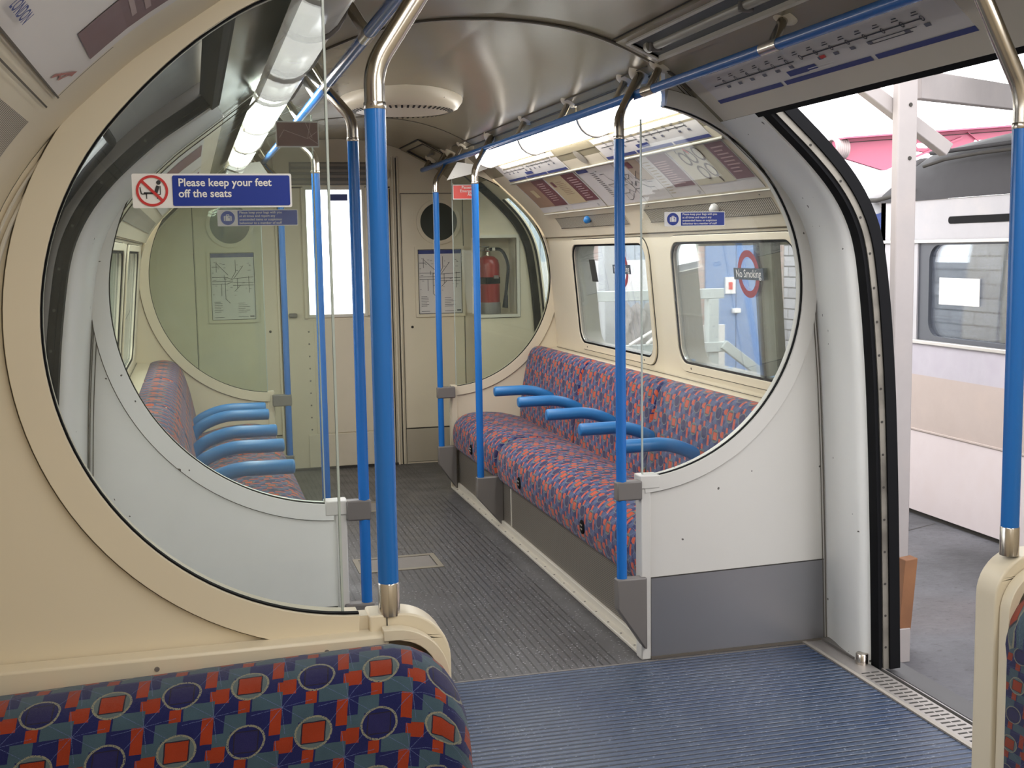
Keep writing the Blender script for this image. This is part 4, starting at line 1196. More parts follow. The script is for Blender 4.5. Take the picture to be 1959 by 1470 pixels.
# near closed-side coving, top corner of the view
t = poster(-1, 'poster', 'large pale advert card with small red signature print in the coving over the seats', .30, 1.845, 1.729, 1.905, PAPER, [
    ('maroon_block', patch(-1, 1.605, 1.80, 1.775, 1.885, -.0042), plain('dusky_maroon_print', (.17, .09, .095), .55)),
    ('text_lines', MB().add(bars(-1, 1.62, 1.78, 1.822, 1.872, 4, -.0052, .4)), plain('pale_rose_print', (.36, .25, .24), .5)),
    ('signature', MB().add(line_patch(-1, [(1.70, 1.738), (1.80, 1.757)], .0016, -.0045)).add(line_patch(-1, [(1.70, 1.736), (1.73, 1.744), (1.75, 1.740), (1.78, 1.752), (1.80, 1.753)], .0018, -.0045)), plain('faded_red_print', (.38, .13, .11), .5)),
    ('lettering', lettering('LONDON', .022, cmap(-1, 1.255, 1.742), 0, 0, .001, align='LEFT', bold=.0004), NAVYP),
    ('end_border', patch(-1, 1.846, 1.850, 1.729, 1.80, -.004), INK)])
t['group'] = 'posters in the coving'
struct('trim_13', MB().add(patch(-1, .2, 1.855, 1.7125, 1.7145, -.003)).add(patch(-1, .2, 1.86, 1.7275, 1.7295, -.0045)), LINE)
t = thing('ventilation_grille', 'slotted air grille under the pale advert card over the near seats', 'grille', sp(-1, 1.2, 1.66, -.004), 'air grilles over the windows')
part('slotted_panel', patch(-1, .2, 1.826, 1.625, 1.690, -.003, .002), GRL2, t)

# ================================================================== signs and stickers
def sign(name, label, x0, x1, z0, z1, y, els, cat='sign', border=SIGNW, bord=.0):
    t = thing(name, label, cat, ((x0 + x1) / 2, y, z0))
    part('plate', flat([rrect(x0, x1, z0, z1, .003)], ymap(y), .003), border, t)
    for nm, vf, mt in els: part(nm, vf, mt, t)
    return t
y = 2.088; ym2 = ymap(y - .003)
xA, xB, zA, zB = -1.087, -.829, 1.5775, 1.6335
h = zB - zA; ccx, ccz, rr = xA + .0315, (zA + zB) / 2, .0255
pic = MB()
pic.add(flat([circle(ccx + .0105, ccz + .0135, .0036, 16)], ym2, .0012))
def bar2(m, a, b, w, mp=ym2, t=.0012):
    dx, dz = b[0] - a[0], b[1] - a[1]; l = math.hypot(dx, dz); nx, nz = -dz / l * w, dx / l * w
    m.add(flat([[(a[0] - nx, a[1] - nz), (b[0] - nx, b[1] - nz), (b[0] + nx, b[1] + nz), (a[0] + nx, a[1] + nz)]], mp, t))
bar2(pic, (ccx + .0095, ccz + .008), (ccx + .0055, ccz - .004), .0028); bar2(pic, (ccx + .006, ccz - .004), (ccx - .013, ccz - .0035), .0014)
bar2(pic, (ccx + .013, ccz + .008), (ccx + .013, ccz - .006), .0006); bar2(pic, (ccx + .013, ccz - .006), (ccx + .003, ccz - .006), .0006)
bar2(pic, (ccx - .019, ccz + .006), (ccx - .017, ccz - .005), .0008); bar2(pic, (ccx - .017, ccz - .005), (ccx - .008, ccz - .005), .0008)
bar2(pic, (ccx - .009, ccz - .005), (ccx - .009, ccz - .013), .0006); bar2(pic, (ccx + .008, ccz - .006), (ccx + .008, ccz - .013), .0006)
sl = MB(); bar2(sl, (ccx - .0165, ccz + .0165), (ccx + .0165, ccz - .0165), .0022, ym2, .0018)
t = sign('seat_sign', 'blue and white sign asking for feet off the seats on the cream screen pane', xA, xB, zA, zB, y, [
    ('blue_field', flat([rrect(xA + .064, xB - .003, zA + .003, zB - .003, .003)], ym2, .001), SIGNB),
    ('lettering', MB().add(lettering('Please keep your feet', .0178, lambda u, v, w: ym2(u, v, w), xA + .073, zB - .0205, .0016, bold=.00035, sx=.98)).add(lettering('off the seats', .0178, lambda u, v, w: ym2(u, v, w), xA + .073, zB - .0385, .0016, bold=.00035, sx=.98)), SIGNW),
    ('pictogram', pic, SIGNK), ('prohibition_ring', flat([circle(ccx, ccz, rr, 40), circle(ccx, ccz, rr - .0040, 40)], ym2, .0014), SIGNR), ('prohibition_bar', sl, SIGNR)])
def bag_sign(side_, x0, x1, z0, z1, y, label, bl):
    mp = ymap(y - .003); hh = z1 - z0
    cx_, cz_ = x0 + hh * .62, (z0 + z1) / 2; r = hh * .43
    tx = ['Please keep your bags with you', 'at all times and report any', 'unattended items or suspicious', 'behaviour to a member of staff']
    m = MB()
    for i, s_ in enumerate(tx): m.add(lettering(s_, hh * .205, mp, x0 + hh * 1.32, z1 - hh * (.235 + .215 * i), .0016, sx=1.0, bold=.0001))
    suit = MB().add(flat([rrect(cx_ - r * .55, cx_ + r * .55, cz_ - r * .42, cz_ + r * .30, r * .1)], mp, .0016)).add(flat([rrect(cx_ - r * .22, cx_ + r * .22, cz_ + r * .3, cz_ + r * .52, r * .05), rrect(cx_ - r * .12, cx_ + r * .12, cz_ + r * .3, cz_ + r * .42, r * .03)], mp, .0016))
    seam = MB()
    for dx in (-.33, .33): bar2(seam, (cx_ + r * dx, cz_ - r * .4), (cx_ + r * dx, cz_ + r * .28), r * .035, mp, .002)
    seam.add(flat([rrect(cx_ + r * .12, cx_ + r * .24, cz_ - r * .02, cz_ + r * .2, r * .02)], mp, .002))
    return sign('bag_sign', label, x0, x1, z0, z1, y, [('blue_field', flat([rrect(x0 + hh * 1.22, x1 - .0025, z0 + .0025, z1 - .0025, .002)], mp, .001), bl), ('blue_disc', flat([circle(cx_, cz_, r, 36)], mp, .001), bl),
        ('suitcase_symbol', suit, SIGNW), ('suitcase_seams', seam, bl), ('lettering', m, SIGNW)])
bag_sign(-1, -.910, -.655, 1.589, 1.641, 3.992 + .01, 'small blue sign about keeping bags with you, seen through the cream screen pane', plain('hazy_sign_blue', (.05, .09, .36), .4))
bag_sign(1, .624, .855, 1.571, 1.622, 3.992 + .01, 'small blue sign about keeping bags with you, above the doorway-side window', SIGNB)
cr = MB(); mp = ymap(3.999)
for a, b in (((-.705, 1.87), (-.69, 1.895)), ((-.69, 1.895), (-.615, 1.868)), ((-.615, 1.868), (-.585, 1.89)), ((-.615, 1.868), (-.605, 1.92)), ((-.61, 1.87), (-.58, 1.85)), ((-.62, 1.918), (-.60, 1.87))): bar2(cr, a, b, .0007, mp)
sign('worn_sticker', 'scratched dark red sticker with pale border high on the closed-side white screen', -.716, -.578, 1.840, 1.923, 4.002, [('red_field', flat([rrect(-.712, -.582, 1.844, 1.919, .002)], mp, .001), MARK), ('scratches', cr, PINKP)], 'sticker')
mp = ymap(7.342)
tx = MB()
for i, s_ in enumerate(['Passenger', 'Emergency', 'Alarm']): tx.add(lettering(s_, .024, mp, .735, 1.878 - .022 * i, .0015, align='RIGHT', bold=.0003))
sign('alarm_sign', 'bright red passenger emergency alarm sticker at the cab end screen', .583, .745, 1.812, 1.902, 7.345, [('red_field', flat([rrect(.588, .740, 1.817, 1.897, .003)], mp, .001), plain('bright_sign_red', (.75, .045, .03), .4)), ('lettering', tx, SIGNW)])
def roundel(yc, zc, label):
    k = 1.25 - (zc - .86) * .093
    base = lambda u, v, w: (1.25 - (zc + v - .86) * .093 + .004 - w, yc - u, zc + v)
    t = thing('no_smoking_sticker', label, 'sticker', (k, yc, zc - .1), 'no smoking roundels on the windows')
    part('ring', flat([circle(0, 0, .098, 40), circle(0, 0, .070, 40)], base, .0012), plain('roundel_red', (.26, .03, .045), .5) if 'roundel_red' not in bpy.data.materials else bpy.data.materials['roundel_red'], t)
    part('bar', flat([[(-.135, -.024), (.135, -.024), (.135, .024), (-.135, .024)]], base, .0018), plain('roundel_bar', (.045, .06, .08), .5) if 'roundel_bar' not in bpy.data.materials else bpy.data.materials['roundel_bar'], t)
    part('lettering', lettering('No Smoking', .047, base, 0, -.014, .0024, align='CENTER', sx=.98), SIGNW, t)
roundel(4.525, 1.383, 'red ring no smoking roundel sticker on the window nearer the doorway')
roundel(6.03, 1.385, 'red ring no smoking roundel sticker on the window nearer the cab')
b2 = lambda u, v, w: (1.25 - (v - .86) * .093 + .004 - w, u, v)
tag(part('small_sticker', flat([[(6.53, 1.31), (6.43, 1.31), (6.46, 1.435), (6.56, 1.435)]], b2, .001), SIGNK), 'narrow black sticker at the far corner of the window nearer the cab', 'sticker')

# ================================================================== floor hatches
for (y0, y1, lab) in ((5.50, 5.77, 'nearer the doorway'), (6.82, 7.10, 'nearer the cab')):
    t = thing('floor_hatch', 'small framed hatch set in the grey floor, %s' % lab, 'hatch', (-.08, (y0 + y1) / 2, 0), 'floor hatches')
    mp = lambda u, v, w: (u, v, w)
    part('rim', flat([[(-.30, y0), (.105, y0), (.105, y1), (-.30, y1)], [(-.275, y0 + .03), (.08, y0 + .03), (.08, y1 - .03), (-.275, y1 - .03)]], mp, .003), plain('brassy_rim', (.24, .215, .17), .45, .4) if y0 < 6 else bpy.data.materials['brassy_rim'], t)
    part('lid', box(-.27, .075, y0 + .035, y1 - .035, 0, .0015), GREYP, t)
t = thing('floor_joint', 'narrow metal cross strip in the grey floor between the benches', 'floor strip', (0, 6.6, 0))
part('strip', box(-.45, -.05, 6.90, 6.905, 0, .002), TRIM, t)

# ================================================================== transverse seat in front
def near_seat(side, label):
    t = thing('double_seat', label, 'seat', (side * .95, 1.9, 0), 'seats backing on to the near screens')
    # moquette back: rounded slab
    xi, xo = .572, (1.245 if side > 0 else 1.37)
    ZT = .822
    prof = [(2.06, .77), (2.05, .805), (2.025, .820), (1.99, .822), (1.95, .805), (1.922, .77), (1.903, .70), (1.885, .6), (1.865, .45), (1.86, .40), (2.06, .40)]
    v = []; f = []; uv = []
    # section sweep along x with a rounded inner top corner
    st = []
    for i in range(9):
        a = radians(90 * i / 8); st.append((xi + .09 - .09 * sin(a), cos(a)))   # placeholder, refined below
    xs = [xi, xi + .004, xi + .014, xi + .03, xi + .055, xi + .085, xi + .12, xi + .2, .9, 1.1, xo]
    def top(x):
        d = x - xi; R = .135
        return ZT - (R - sqrt(max(R * R - (R - d) ** 2, 0))) if d < R else ZT
    def fr(x):
        d = x - xi; R = .03
        return (R - sqrt(max(R * R - (R - d) ** 2, 0))) if d < R else 0
    L = [0]
    for a, b in zip(prof, prof[1:]): L.append(L[-1] + math.hypot(a[0] - b[0], a[1] - b[1]))
    # refine profile
    n = len(prof)
    for x in xs:
        tz = top(x); fy = fr(x)
        for (yy, zz) in prof:
            sc = (tz - .022 * max(x - .7, 0) / .6 - .4) / (ZT - .4)
            yc = 1.97
            y2 = yc + (yy - yc) * (1 - fy / .12)
            v.append((side * x, y2, .4 + (zz - .4) * sc))
    for i in range(len(xs) - 1):
        for q in range(n - 1):
            f.append((i * n + q, i * n + q + 1, (i + 1) * n + q + 1, (i + 1) * n + q))
            uv.append([(xs[i], -L[q]), (xs[i], -L[q + 1]), (xs[i + 1], -L[q + 1]), (xs[i + 1], -L[q])])
    f.append(list(range(n))); uv.append([(prof[q][0], prof[q][1]) for q in range(n)])
    f.append([(len(xs) - 1) * n + q for q in range(n)]); uv.append([(0, 0)] * n)
    part('backrest', (v, f, uv), MOQ, t, smooth=60)
    # seat base hidden below
    sb = [(1.87, .40), (1.5, .45), (1.44, .43), (1.42, .36), (1.44, .30), (1.87, .28)]
    v = []; f = []; uv = []
    for x in (xi, xo): v += [(side * x, a, b) for a, b in sb]
    m = len(sb); Ls = [0]
    for a, b in zip(sb, sb[1:]): Ls.append(Ls[-1] + math.hypot(a[0] - b[0], a[1] - b[1]))
    for q in range(m - 1): f.append((q, q + 1, m + q + 1, m + q)); uv.append([(xi, Ls[q]), (xi, Ls[q + 1]), (xo, Ls[q + 1]), (xo, Ls[q])])
    f.append(tuple(range(m))); uv.append([(0, 0)] * m); f.append(tuple(range(m, 2 * m))); uv.append([(0, 0)] * m)
    part('seat_cushion', (v, f, uv), MOQ, t, smooth=50)
    part('base_box', box(*sorted((side * (xi + .02), side * xo)), 1.5, 2.09, 0, .29), PERF, t)
    # cream ledge strip with screws, behind the cushion
    lg = [(.615, 2.062), (1.40, 2.062)]
    def lm(u, v_, w): return (side * u, 2.098 - v_, w)
    led = MB().add(box(*sorted((side * .69, side * (xo + .01))), 2.052, 2.0995, .775, .826))
    part('ledge_strip', led, CREAM, t, bevel=.005)
    sc = MB()
    for x in (.80, 1.085): sc.add(lathe([(.0045, 0), (.004, .0012), (.001, .0014)], (side * x, 2.052, .806), (0, -1, 0), 12))
    part('ledge_screws', sc, GREYP, t, smooth=50)
    # curved cream edge moulding that follows the cushion corner
    R = .10
    pts = [(side * 1.2, 2.068, .815), (side * .72, 2.068, .818)]
    arc = [(side * (.585 + R - R * sin(radians(a)) + .0), 2.068, .725 + R * cos(radians(a))) for a in range(0, 91, 9)]
    o = [(.70, .835)] + [(.680 - .098 * sin(radians(a)), .737 + .098 * cos(radians(a))) for a in range(0, 91, 9)] + [(.582, .3), (.602, .3)] + [(.680 - .078 * sin(radians(a)), .737 + .078 * cos(radians(a))) for a in range(90, -1, -9)] + [(.70, .815)]
    part('edge_moulding', flat([o], lambda u, v_, w: (side * u, 2.078 - w, v_), .03), CREAM, t, bevel=.006)
    return t
near_seat(-1, 'patterned moquette seat back below the cream screen with the thick blue pole')
near_seat(1, 'patterned moquette seat back at the picture edge next to the open doorway')

# pillar foot sleeve beside the open doorway
tag(part('pillar_foot', lathe([(.022, 0), (.022, .04), (.020, .042)], (1.262, 3.715, 0), seg=24), CHROME, smooth=50), 'short chrome foot at the base of the white door pillar by the open doorway', 'pillar foot')
# dirty floor edge next to pillar
struct('baseboard_right', MB().add(box(1.255, 1.285, 3.76, 3.99, 0, .012)), GREYP)
struct('baseboard_left', MB().add(box(-1.42, -1.36, 3.76, 3.99, 0, .012)), GREYP)

# ================================================================== OUTSIDE
GZ = -.10
struct('platform', box(1.44, 14, -6, 30, GZ - .2, GZ), CONC)
struct('ground', box(-12, -1.56, -6, 30, -1.0, -.9), CONC)
crk = MB()
for a, b in (((1.9, 3.55), (3.2, 4.2)), ((1.8, 5.4), (3.05, 5.9))):
    dx, dy = b[0] - a[0], b[1] - a[1]; l = math.hypot(dx, dy); nx, ny = -dy / l * .004, dx / l * .004
    crk.add(([(a[0] - nx, a[1] - ny, GZ + .001), (b[0] - nx, b[1] - ny, GZ + .001), (b[0] + nx, b[1] + ny, GZ + .001), (a[0] + nx, a[1] + ny, GZ + .001)], [(0, 1, 2, 3)]))
part('platform_joint', crk, GAP, bpy.data.objects['platform'])
# grey wall on the closed side
struct('yard_wall', box(-7.2, -7.0, -4, 22, -1, 1.1), boards('grey_cladding', (.26, .27, .27), (.36, .37, .36), 'z', .2, .8, .3))
# neighbouring carriage
DX = 3.07
PINKW = boards('washed_pink_boards', (.50, .43, .43), (.60, .54, .55), 'z', 5., .7, .25, (.45, .36, .33))
BEIG = boards('scrubbed_beige_boards', (.34, .28, .25), (.42, .35, .325), 'z', 5., .7, .25, (.42, .33, .28))
LAV = boards('bare_lavender_metal', (.30, .28, .32), (.44, .41, .46), 'z', 5., .6, .5, (.28, .25, .30))
WHT = boards('flaking_white_metal', (.34, .33, .35), (.44, .43, .46), 'z', 5., .6, .3, (.46, .42, .40))
RGREY = plain('grey_roof_paint', (.040, .038, .042), .65, spec=.2)
t = thing('neighbouring_carriage', 'old carriage in patchy primer with a grey roof standing outside the doorway', 'train carriage', (DX, 3.5, GZ))
Y0, Y1 = -2.5, 6.55
def tp(z0, z1, xo=0, x2=None, y0=Y0, y1=Y1): return box(DX + xo, DX + .25 if x2 is None else x2, y0, y1, z0, z1)
part('lower_panel', tp(GZ + .03, .41), PINKW, t)
part('skirt_gap', tp(GZ, GZ + .03, .02), GAP, t)
part('waist_panel', tp(.41, .735), BEIG, t)
part('waist_moulding', tp(.405, .418, -.006, DX + .01), BEIG, t, bevel=.003)
part('sill_panel', tp(.735, .92, 0, DX + .06), LAV, t)
part('sill_moulding', tp(.915, .94, -.015, DX + .06), ALU, t, bevel=.005)
part('window_post', box(DX, DX + .06, 6.16, Y1, .92, 1.50), WHT, t); part('window_post', box(DX, DX + .06, Y0, 2.6, .92, 1.50), WHT, t)
fw = [(6.16, .93), (6.16, 1.5)]
part('window_surround', flat([[(2.6, .935), (6.165, .935), (6.165, 1.50), (2.6, 1.50)], rrect(2.68, 6.06, .965, 1.485, .09)], lambda u, v, w: (DX + .03 - w, u, v), .02), plain('dark_window_rubber', (.05, .055, .07), .5), t)
part('pane', box(DX + .030, DX + .036, 2.6, 6.165, .935, 1.50), glassy('carriage_window_glass', (.84, .87, .92), .04, (.5, .55, .62), .9, .05), t)
part('window_bars', MB().add(box(DX + .05, DX + .07, 5.46, 5.475, .94, 1.5)).add(box(DX + .05, DX + .07, 5.385, 5.41, .94, 1.5)), TRIM, t)
part('paper_notice', box(DX + .024, DX + .029, 5.62, 5.98, 1.15, 1.30), SIGNW, t, label='bright blank paper fixed inside the window')
part('letterboard', tp(1.50, 1.74, 0, DX + .06), WHT, t)
part('window_head_moulding', tp(1.495, 1.515, -.012, DX + .02), ALU, t, bevel=.003)
vs = rrect(3.0, 5.87, 1.600, 1.640, .018)
part('ventilator_slot', flat([vs], lambda u, v, w: (DX - w, u, v), .004), DARK, t)
# curved roof
rp = [(DX - .01, 1.74), (DX + .005, 1.86), (DX + .06, 1.96), (DX + .16, 2.03), (DX + .40, 2.10), (DX + .8, 2.13), (DX + 1.5, 2.10)]
v = []; f = []
ys = [Y0, 5.9, 6.25, 6.45, Y1]; dz = [0, 0, -.02, -.09, -.22]
for yy, q in zip(ys, dz):
    for a, b in rp: v.append((a + (0 if b > 1.9 else 0), yy, max(b + q * (b - 1.74) / .35, 1.735)))
n = len(rp)
for i in range(len(ys) - 1):
    for q in range(n - 1): f.append((i * n + q, i * n + q + 1, (i + 1) * n + q + 1, (i + 1) * n + q))
f.append(tuple((len(ys) - 1) * n + q for q in range(n)))
part('roof', (v, f), RGREY, t, smooth=40)
part('gutter', tube([(DX - .012, yy, zz) for yy, zz in ((Y0, 1.965), (5.6, 1.965), (5.9, 1.955), (6.1, 1.93))], .010, 8), GAP, t, smooth=60)
part('roof_edge_strip', tube([(DX + .10, yy, 2.012) for yy in (Y0, 6.2)], .012, 8), RGREY, t, smooth=60)
part('cab_hood', MB().add(lathe([(.16, 0), (.16, .30), (.13, .42), (.07, .5), (.001, .52)], (DX + .18, 6.35, 1.84), (0, 1, -.1), 24)), WHT, t, smooth=50)
part('hood_edge', tube([(DX + .0, 6.2, 1.80), (DX + .0, 6.6, 1.76), (DX + .02, 6.9, 1.77)], .014, 8), GAP, t, smooth=60)
part('end_panel', box(DX + .0, DX + 1.5, Y1 - .04, Y1, GZ, .88), WHT, t)
part('corner_post', box(DX + .0, DX + .09, Y1 - .05, Y1, .88, 1.74), WHT, t)
part('corner_post', box(DX + 1.4, DX + 1.5, Y1 - .05, Y1, .88, 1.74), WHT, t)
part('far_side', MB().add(box(DX + 1.44, DX + 1.5, Y0, Y1, GZ, .35)), WHT, t)
struct('reflected_brick_wall', box(DX + 2.2, DX + 2.4, 2.0, 12.0, GZ, 1.62), brick('reflected_grey_brick', (.30, .29, .32), (.46, .45, .48), (.10, .095, .11), .34, .115))  # added wall, stands in for brickwork reflected in the carriage window
# tarpaulin over the carriage end
v = []; f = []; rnd = random.Random(4); NX, NZ = 14, 26
for i in range(NX):
    for j in range(NZ):
        yy = 6.56 + .42 * i / (NX - 1); zz = 1.74 - 1.75 * j / (NZ - 1)
        v.append((DX + .03 + .05 * sin(i * 1.3 + j * .6) + .02 * sin(j * 1.7 + i) + .1 * i / NX, yy + .02 * sin(j * .9), zz))
for i in range(NX - 1):
    for j in range(NZ - 1): f.append((i * NZ + j, i * NZ + j + 1, (i + 1) * NZ + j + 1, (i + 1) * NZ + j))
def tarpm():
    nt = NT('blue_and_white_tarp'); co = objco(nt).outputs['Object']
    x, y_, z = sep(nt, co)
    f_ = ramp(noise(nt, co, 1.2, 3) + z * .15, .66, .72)
    q = ((z + y_ * .7 + noise(nt, co, 4, 2) * .2) / .30).frac().lt(.5) * z.gt(1.1)
    c = mixc(nt, q, (.40, .40, .42), (.02, .055, .26)); princ(nt, c, .45); return nt.m
tp_ = part('tarpaulin', (v, f), tarpm(), smooth=180)
so = tp_.modifiers.new('thickness', 'SOLIDIFY'); so.thickness = .006
tag(tp_, 'crumpled blue and white tarpaulin hanging over the end of the old carriage', 'tarpaulin')
# timber post, braces and beams
WOODW = boards('weathered_white_timber', (.26, .235, .23), (.34, .31, .305), 'x', 3., .8, .4, (.34, .29, .27))
t = thing('timber_post', 'square white timber post standing on the platform just outside the doorway', 'post', (1.67, 4.16, GZ))
part('post', box(1.613, 1.697, 4.10, 4.142, GZ, 2.75), WOODW, t, bevel=.006)
bh_ = MB()
for z in (2.02, 1.82): bh_.add(lathe([(.008, 0), (.007, .002)], (1.665, 4.098, z), (0, -1, 0), 10))
part('bolt_holes', bh_, GAP, t)
def beam(name, label, a, b, w, hgt, mat=WOODW, cat='beam', up=(0, 0, 1)):
    a, b = Vector(a), Vector(b); d_ = (b - a).normalized(); s = d_.cross(Vector(up)).normalized(); u = s.cross(d_)
    v = []
    for p in (a, b):
        for q, r in ((-1, -1), (1, -1), (1, 1), (-1, 1)): v.append(p + s * q * w / 2 + u * r * hgt / 2)
    return (v, [(0, 1, 2, 3), (4, 7, 6, 5), (0, 4, 5, 1), (1, 5, 6, 2), (2, 6, 7, 3), (3, 7, 4, 0)])
tag(part('brace', beam('', '', (1.44, 4.168, 2.135), (1.872, 4.168, 1.856), .05, .054), WOODW, bevel=.004), 'diagonal white timber brace crossing behind the platform post', 'brace')
tag(part('cross_beam', beam('', '', (1.73, 4.17, 2.105), (3.6, 5.6, 2.22), .05, .11), WOODW, bevel=.004), 'long white cross beam leaving the top of the platform post', 'beam')
tag(part('rafter', beam('', '', (1.75, 4.1, 2.18), (3.3, 3.3, 2.62), .05, .10), WOODW, bevel=.004), 'sloping white rafter above the cross beam over the platform', 'beam')
def corrug():
    v = []; f = []; n = 80
    for i in range(n + 1):
        yy = 3.2 + 3.4 * i / n
        for x, z in ((2.2, 2.42), (4.6, 2.75)): v.append((x, yy, z + .02 * sin(i * 1.9)))
    for i in range(n): f.append((2 * i, 2 * i + 1, 2 * i + 3, 2 * i + 2))
    return v, f
cr_ = part('canopy_roof', corrug(), plain('translucent_white_sheet', (.75, .76, .77), .5), smooth=180)
so = cr_.modifiers.new('thickness', 'SOLIDIFY'); so.thickness = .004
tag(cr_, 'corrugated white canopy sheet over the platform timbers', 'roof')
WOODO = boards('raw_orange_timber', (.15, .062, .027), (.20, .088, .038), 'y', 3., .7, .3, (.30, .13, .05))
pk = flat([[(1.553, .035), (1.603, .02), (1.628, .305), (1.575, .30)]], lambda u, v_, w: (u, 3.985 - w, v_ ), .05)
t = tag(part('wooden_plank', pk, WOODO, bevel=.003), 'short raw orange timber offcut leaning against the foot of the white post', 'plank')
tag(part('wood_block', MB().add(box(1.50, 1.60, 4.00, 4.10, GZ, GZ + .055)), WOODO, bevel=.003), 'small raw wood block lying at the foot of the white post', 'wood block')
tag(part('wood_block', MB().add(box(1.535, 1.60, 3.93, 3.995, GZ, .034)), WOODW, bevel=.003), 'pale timber packing piece under the leaning orange offcut', 'wood block')
# crane jib
PK = plain('faded_pink_red_paint', (.42, .09, .15), .5)
t = thing('crane_jib', 'faded pink-red lattice crane jib lying high above the old carriage', 'crane jib', (6.0, 12, 2.5))
mp = lambda u, v_, w: (u, 12.2 - w, v_)
def jibz(x): return 2.647 + (x - 5.92) * (2.81 - 2.647) / (8.21 - 5.92)
ol = [(5.95, 2.63), (6.05, jibz(6.05)), (8.8, jibz(8.8)), (8.8, 2.54), (7.2, 2.50), (6.98, 2.53), (6.72, 2.33), (6.57, 2.31), (5.98, 2.47)]
part('web', flat([[(x, z) for x, z in ol], rrect(6.98, 7.16, 2.56, 2.62, .028), rrect(7.72, 8.3, 2.57, 2.66, .03)], mp, .06), PK, t)
part('top_flange', beam('', '', (5.98, 12.1, jibz(5.98) + .0), (8.8, 12.1, jibz(8.8)), .3, .018), PK, t)
part('flange_shadow', beam('', '', (6.05, 12.12, jibz(6.05) - .045), (8.8, 12.12, jibz(8.8) - .045), .01, .008), GAP, t)
part('strut', MB().add(beam('', '', (6.95, 12.12, 2.46), (7.55, 12.12, 2.68), .02, .022)).add(beam('', '', (7.62, 12.12, 2.74), (7.80, 12.12, 2.62), .02, .010)), PK, t)
cl = MB()
for i in range(7): cl.add(tube([(5.93 + .025 * i + .01 * cos(a), 12.17 + .13 * cos(a), 2.55 + .105 * sin(a)) for a in [2 * pi * k / 20 for k in range(20)]], .014, 6, closed=True))
tag(part('rope_coil', cl, plain('grey_rope', (.36, .30, .29), .8), smooth=60), 'grey rope coiled round the end of the pink crane jib', 'rope')
# outbuildings seen through the windows
BRK = brick('weathered_brick', (.42, .30, .27), (.50, .40, .37), (.40, .36, .34))
SHN = boards('grey_shingle_cladding', (.26, .21, .185), (.34, .285, .26), 'z', .115, .85, .4, (.24, .19, .17))
tag(struct('outbuilding_wall', MB().add(box(6.0, 6.75, 13.6, 13.9, GZ, 2.25)), SHN), kind='structure')
tag(struct('outbuilding_wall', MB().add(box(4.74, 5.02, 13.55, 13.9, GZ, 3.2)), BRK), kind='structure')
DB = plain('sky_blue_door_paint', (.13, .215, .40), .5)
t = thing('shed_door', 'tall light blue shed door seen through the window behind the white railing', 'door', (5.4, 13.5, GZ))
part('leaf', box(5.02, 5.42, 13.52, 13.57, GZ, 2.5), DB, t, bevel=.006)
part('leaf', box(5.425, 5.97, 13.52, 13.57, GZ, 2.5), DB, t, bevel=.006)
part('notice', box(5.27, 5.40, 13.49, 13.52, .92, 1.12), SIGNW, t, label='white notice with a red mark')
part('notice_mark', box(5.31, 5.36, 13.485, 13.49, .97, 1.06), REDP, t)
part('handle', box(5.36, 5.46, 13.46, 13.52, .68, .74), SIGNW, t, bevel=.01)
part('pull_bar', tube(fillet([(5.85, 13.52, .6), (5.82, 13.44, .55), (5.82, 13.44, .30), (5.85, 13.52, .25)], .04), .012, 8), SIGNW, t)
tag(struct('outbuilding_wall', MB().add(box(5.97, 6.02, 13.45, 13.6, GZ, 3.2)), BRK), kind='structure')
# corrugated fence and white wall further along
CORR = boards('blue_white_corrugated_fence', (.40, .50, .60), (.60, .66, .72), 'x', .13, .6, .2, (.6, .5, .48))
struct('yard_fence', box(2.6, 4.9, 15.0, 15.1, GZ, 3.4), CORR)
struct('yard_low_wall', box(1.5, 4.0, 12.4, 12.5, .98, 1.36), plain('white_render', (.75, .75, .75), .7))
struct('yard_low_wall', box(3.90, 4.15, 14.4, 14.5, GZ, 1.7), BRK)
GP = plain('pale_grey_green_paint', (.42, .46, .46), .6)
tag(part('grey_post', box(3.02, 3.24, 11.5, 11.7, GZ, 3.0), plain('grey_post_paint', (.36, .38, .40), .6), bevel=.01), 'broad grey post seen through the window nearer the cab', 'post')
t = thing('white_railing', 'pale painted timber railing outside the windows with a sloping handrail', 'railing', (3.0, 10, GZ))
part('rail', box(2.0, 3.62, 9.97, 10.03, 1.03, 1.12), GP, t, bevel=.005)
part('post', box(3.47, 3.57, 9.97, 10.07, GZ, 1.03), GP, t, bevel=.005)
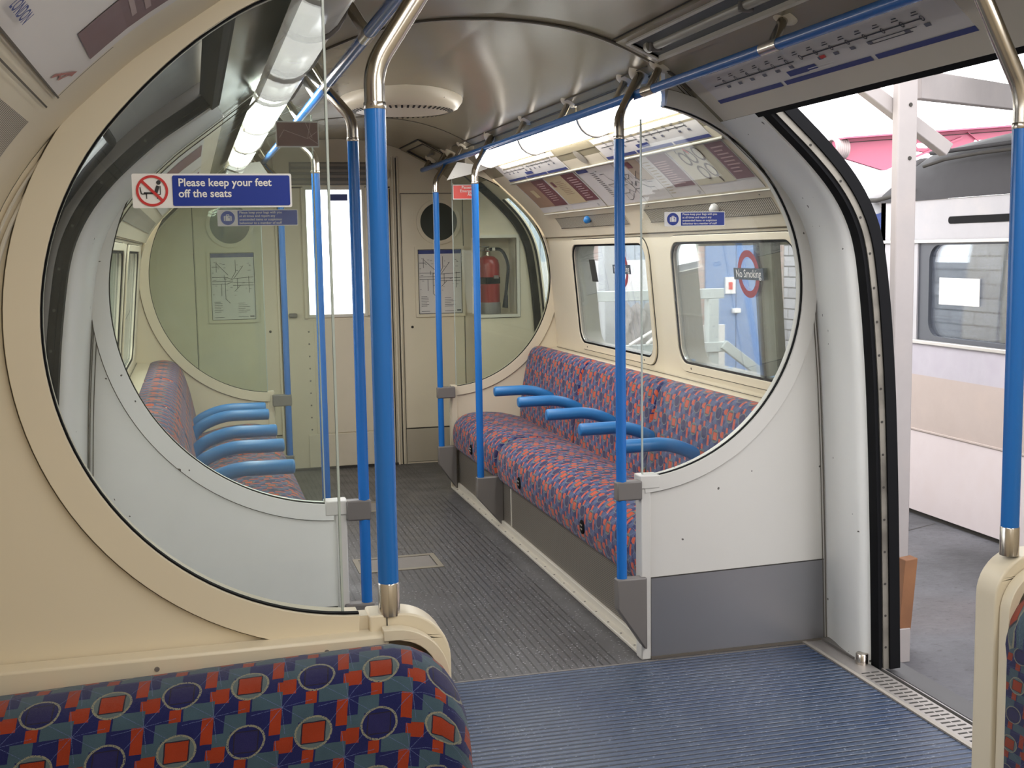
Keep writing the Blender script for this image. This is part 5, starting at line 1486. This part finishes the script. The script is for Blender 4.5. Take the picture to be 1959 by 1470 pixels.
part('lower_rail', box(2.2, 3.66, 9.95, 10.0, .55, .64), GP, t, bevel=.005)
part('handrail', beam('', '', (3.6, 9.95, .62), (4.12, 9.95, .23), .06, .085), GP, t, bevel=.005)
tag(part('white_board', box(3.57, 3.92, 10.6, 10.63, .20, .75), SIGNW, bevel=.004), 'plain white board standing behind the railing post', 'board')
tag(part('pink_strut', beam('', '', (3.18, 10.4, 1.0), (3.60, 10.4, -.06), .04, .055), plain('pale_pink_paint', (.62, .42, .40), .6)), 'pale pink timber strut leaning behind the railing', 'strut')
tag(part('pink_strut', beam('', '', (3.18, 10.4, -.072), (3.5, 10.4, -.072), .04, .055), bpy.data.materials['pale_pink_paint']), 'short pink timber lying low behind the railing', 'strut')
# sheeted heap and bent tubes
v = []; f = []; rnd = random.Random(8); n = 26; m = 14
for i in range(n):
    for j in range(m):
        x = 2.95 + .62 * i / (n - 1); q = j / (m - 1)
        h_ = 1.10 - .10 * abs(sin(i * .7)) - .25 * (i / n) ** 2 * .2
        v.append((x + .03 * sin(j * 1.4), 11.0 - .5 * q ** .6 + .04 * sin(i * 1.1 + j), GZ + (h_) * (1 - q) + .02 * sin(i * 1.9)))
for i in range(n - 1):
    for j in range(m - 1): f.append((i * m + j, i * m + j + 1, (i + 1) * m + j + 1, (i + 1) * m + j))
hp = part('covered_heap', (v, f), paint('grey_sheet', (.20, .19, .19), .6, .4, tint=(.6, .52, .47)), smooth=180)
so = hp.modifiers.new('thickness', 'SOLIDIFY'); so.thickness = .01
tag(hp, 'grey sheeted heap outside the window nearer the cab', 'heap')
tag(part('bent_pipe', MB().add(tube([(2.70, 9.93, .645), (3.10, 9.93, .86)], .014, 8)), SIGNW, smooth=60), 'thin white pipe leaning outside the window, rising towards the doorway', 'pipe')
tag(part('bent_pipe', MB().add(tube(fillet([(2.86, 9.93, .645), (3.02, 9.93, .78), (3.26, 9.93, -.09)], .05), .016, 8)), SIGNW, smooth=60), 'bent white pipe with a sharp elbow outside the window nearer the cab', 'pipe')
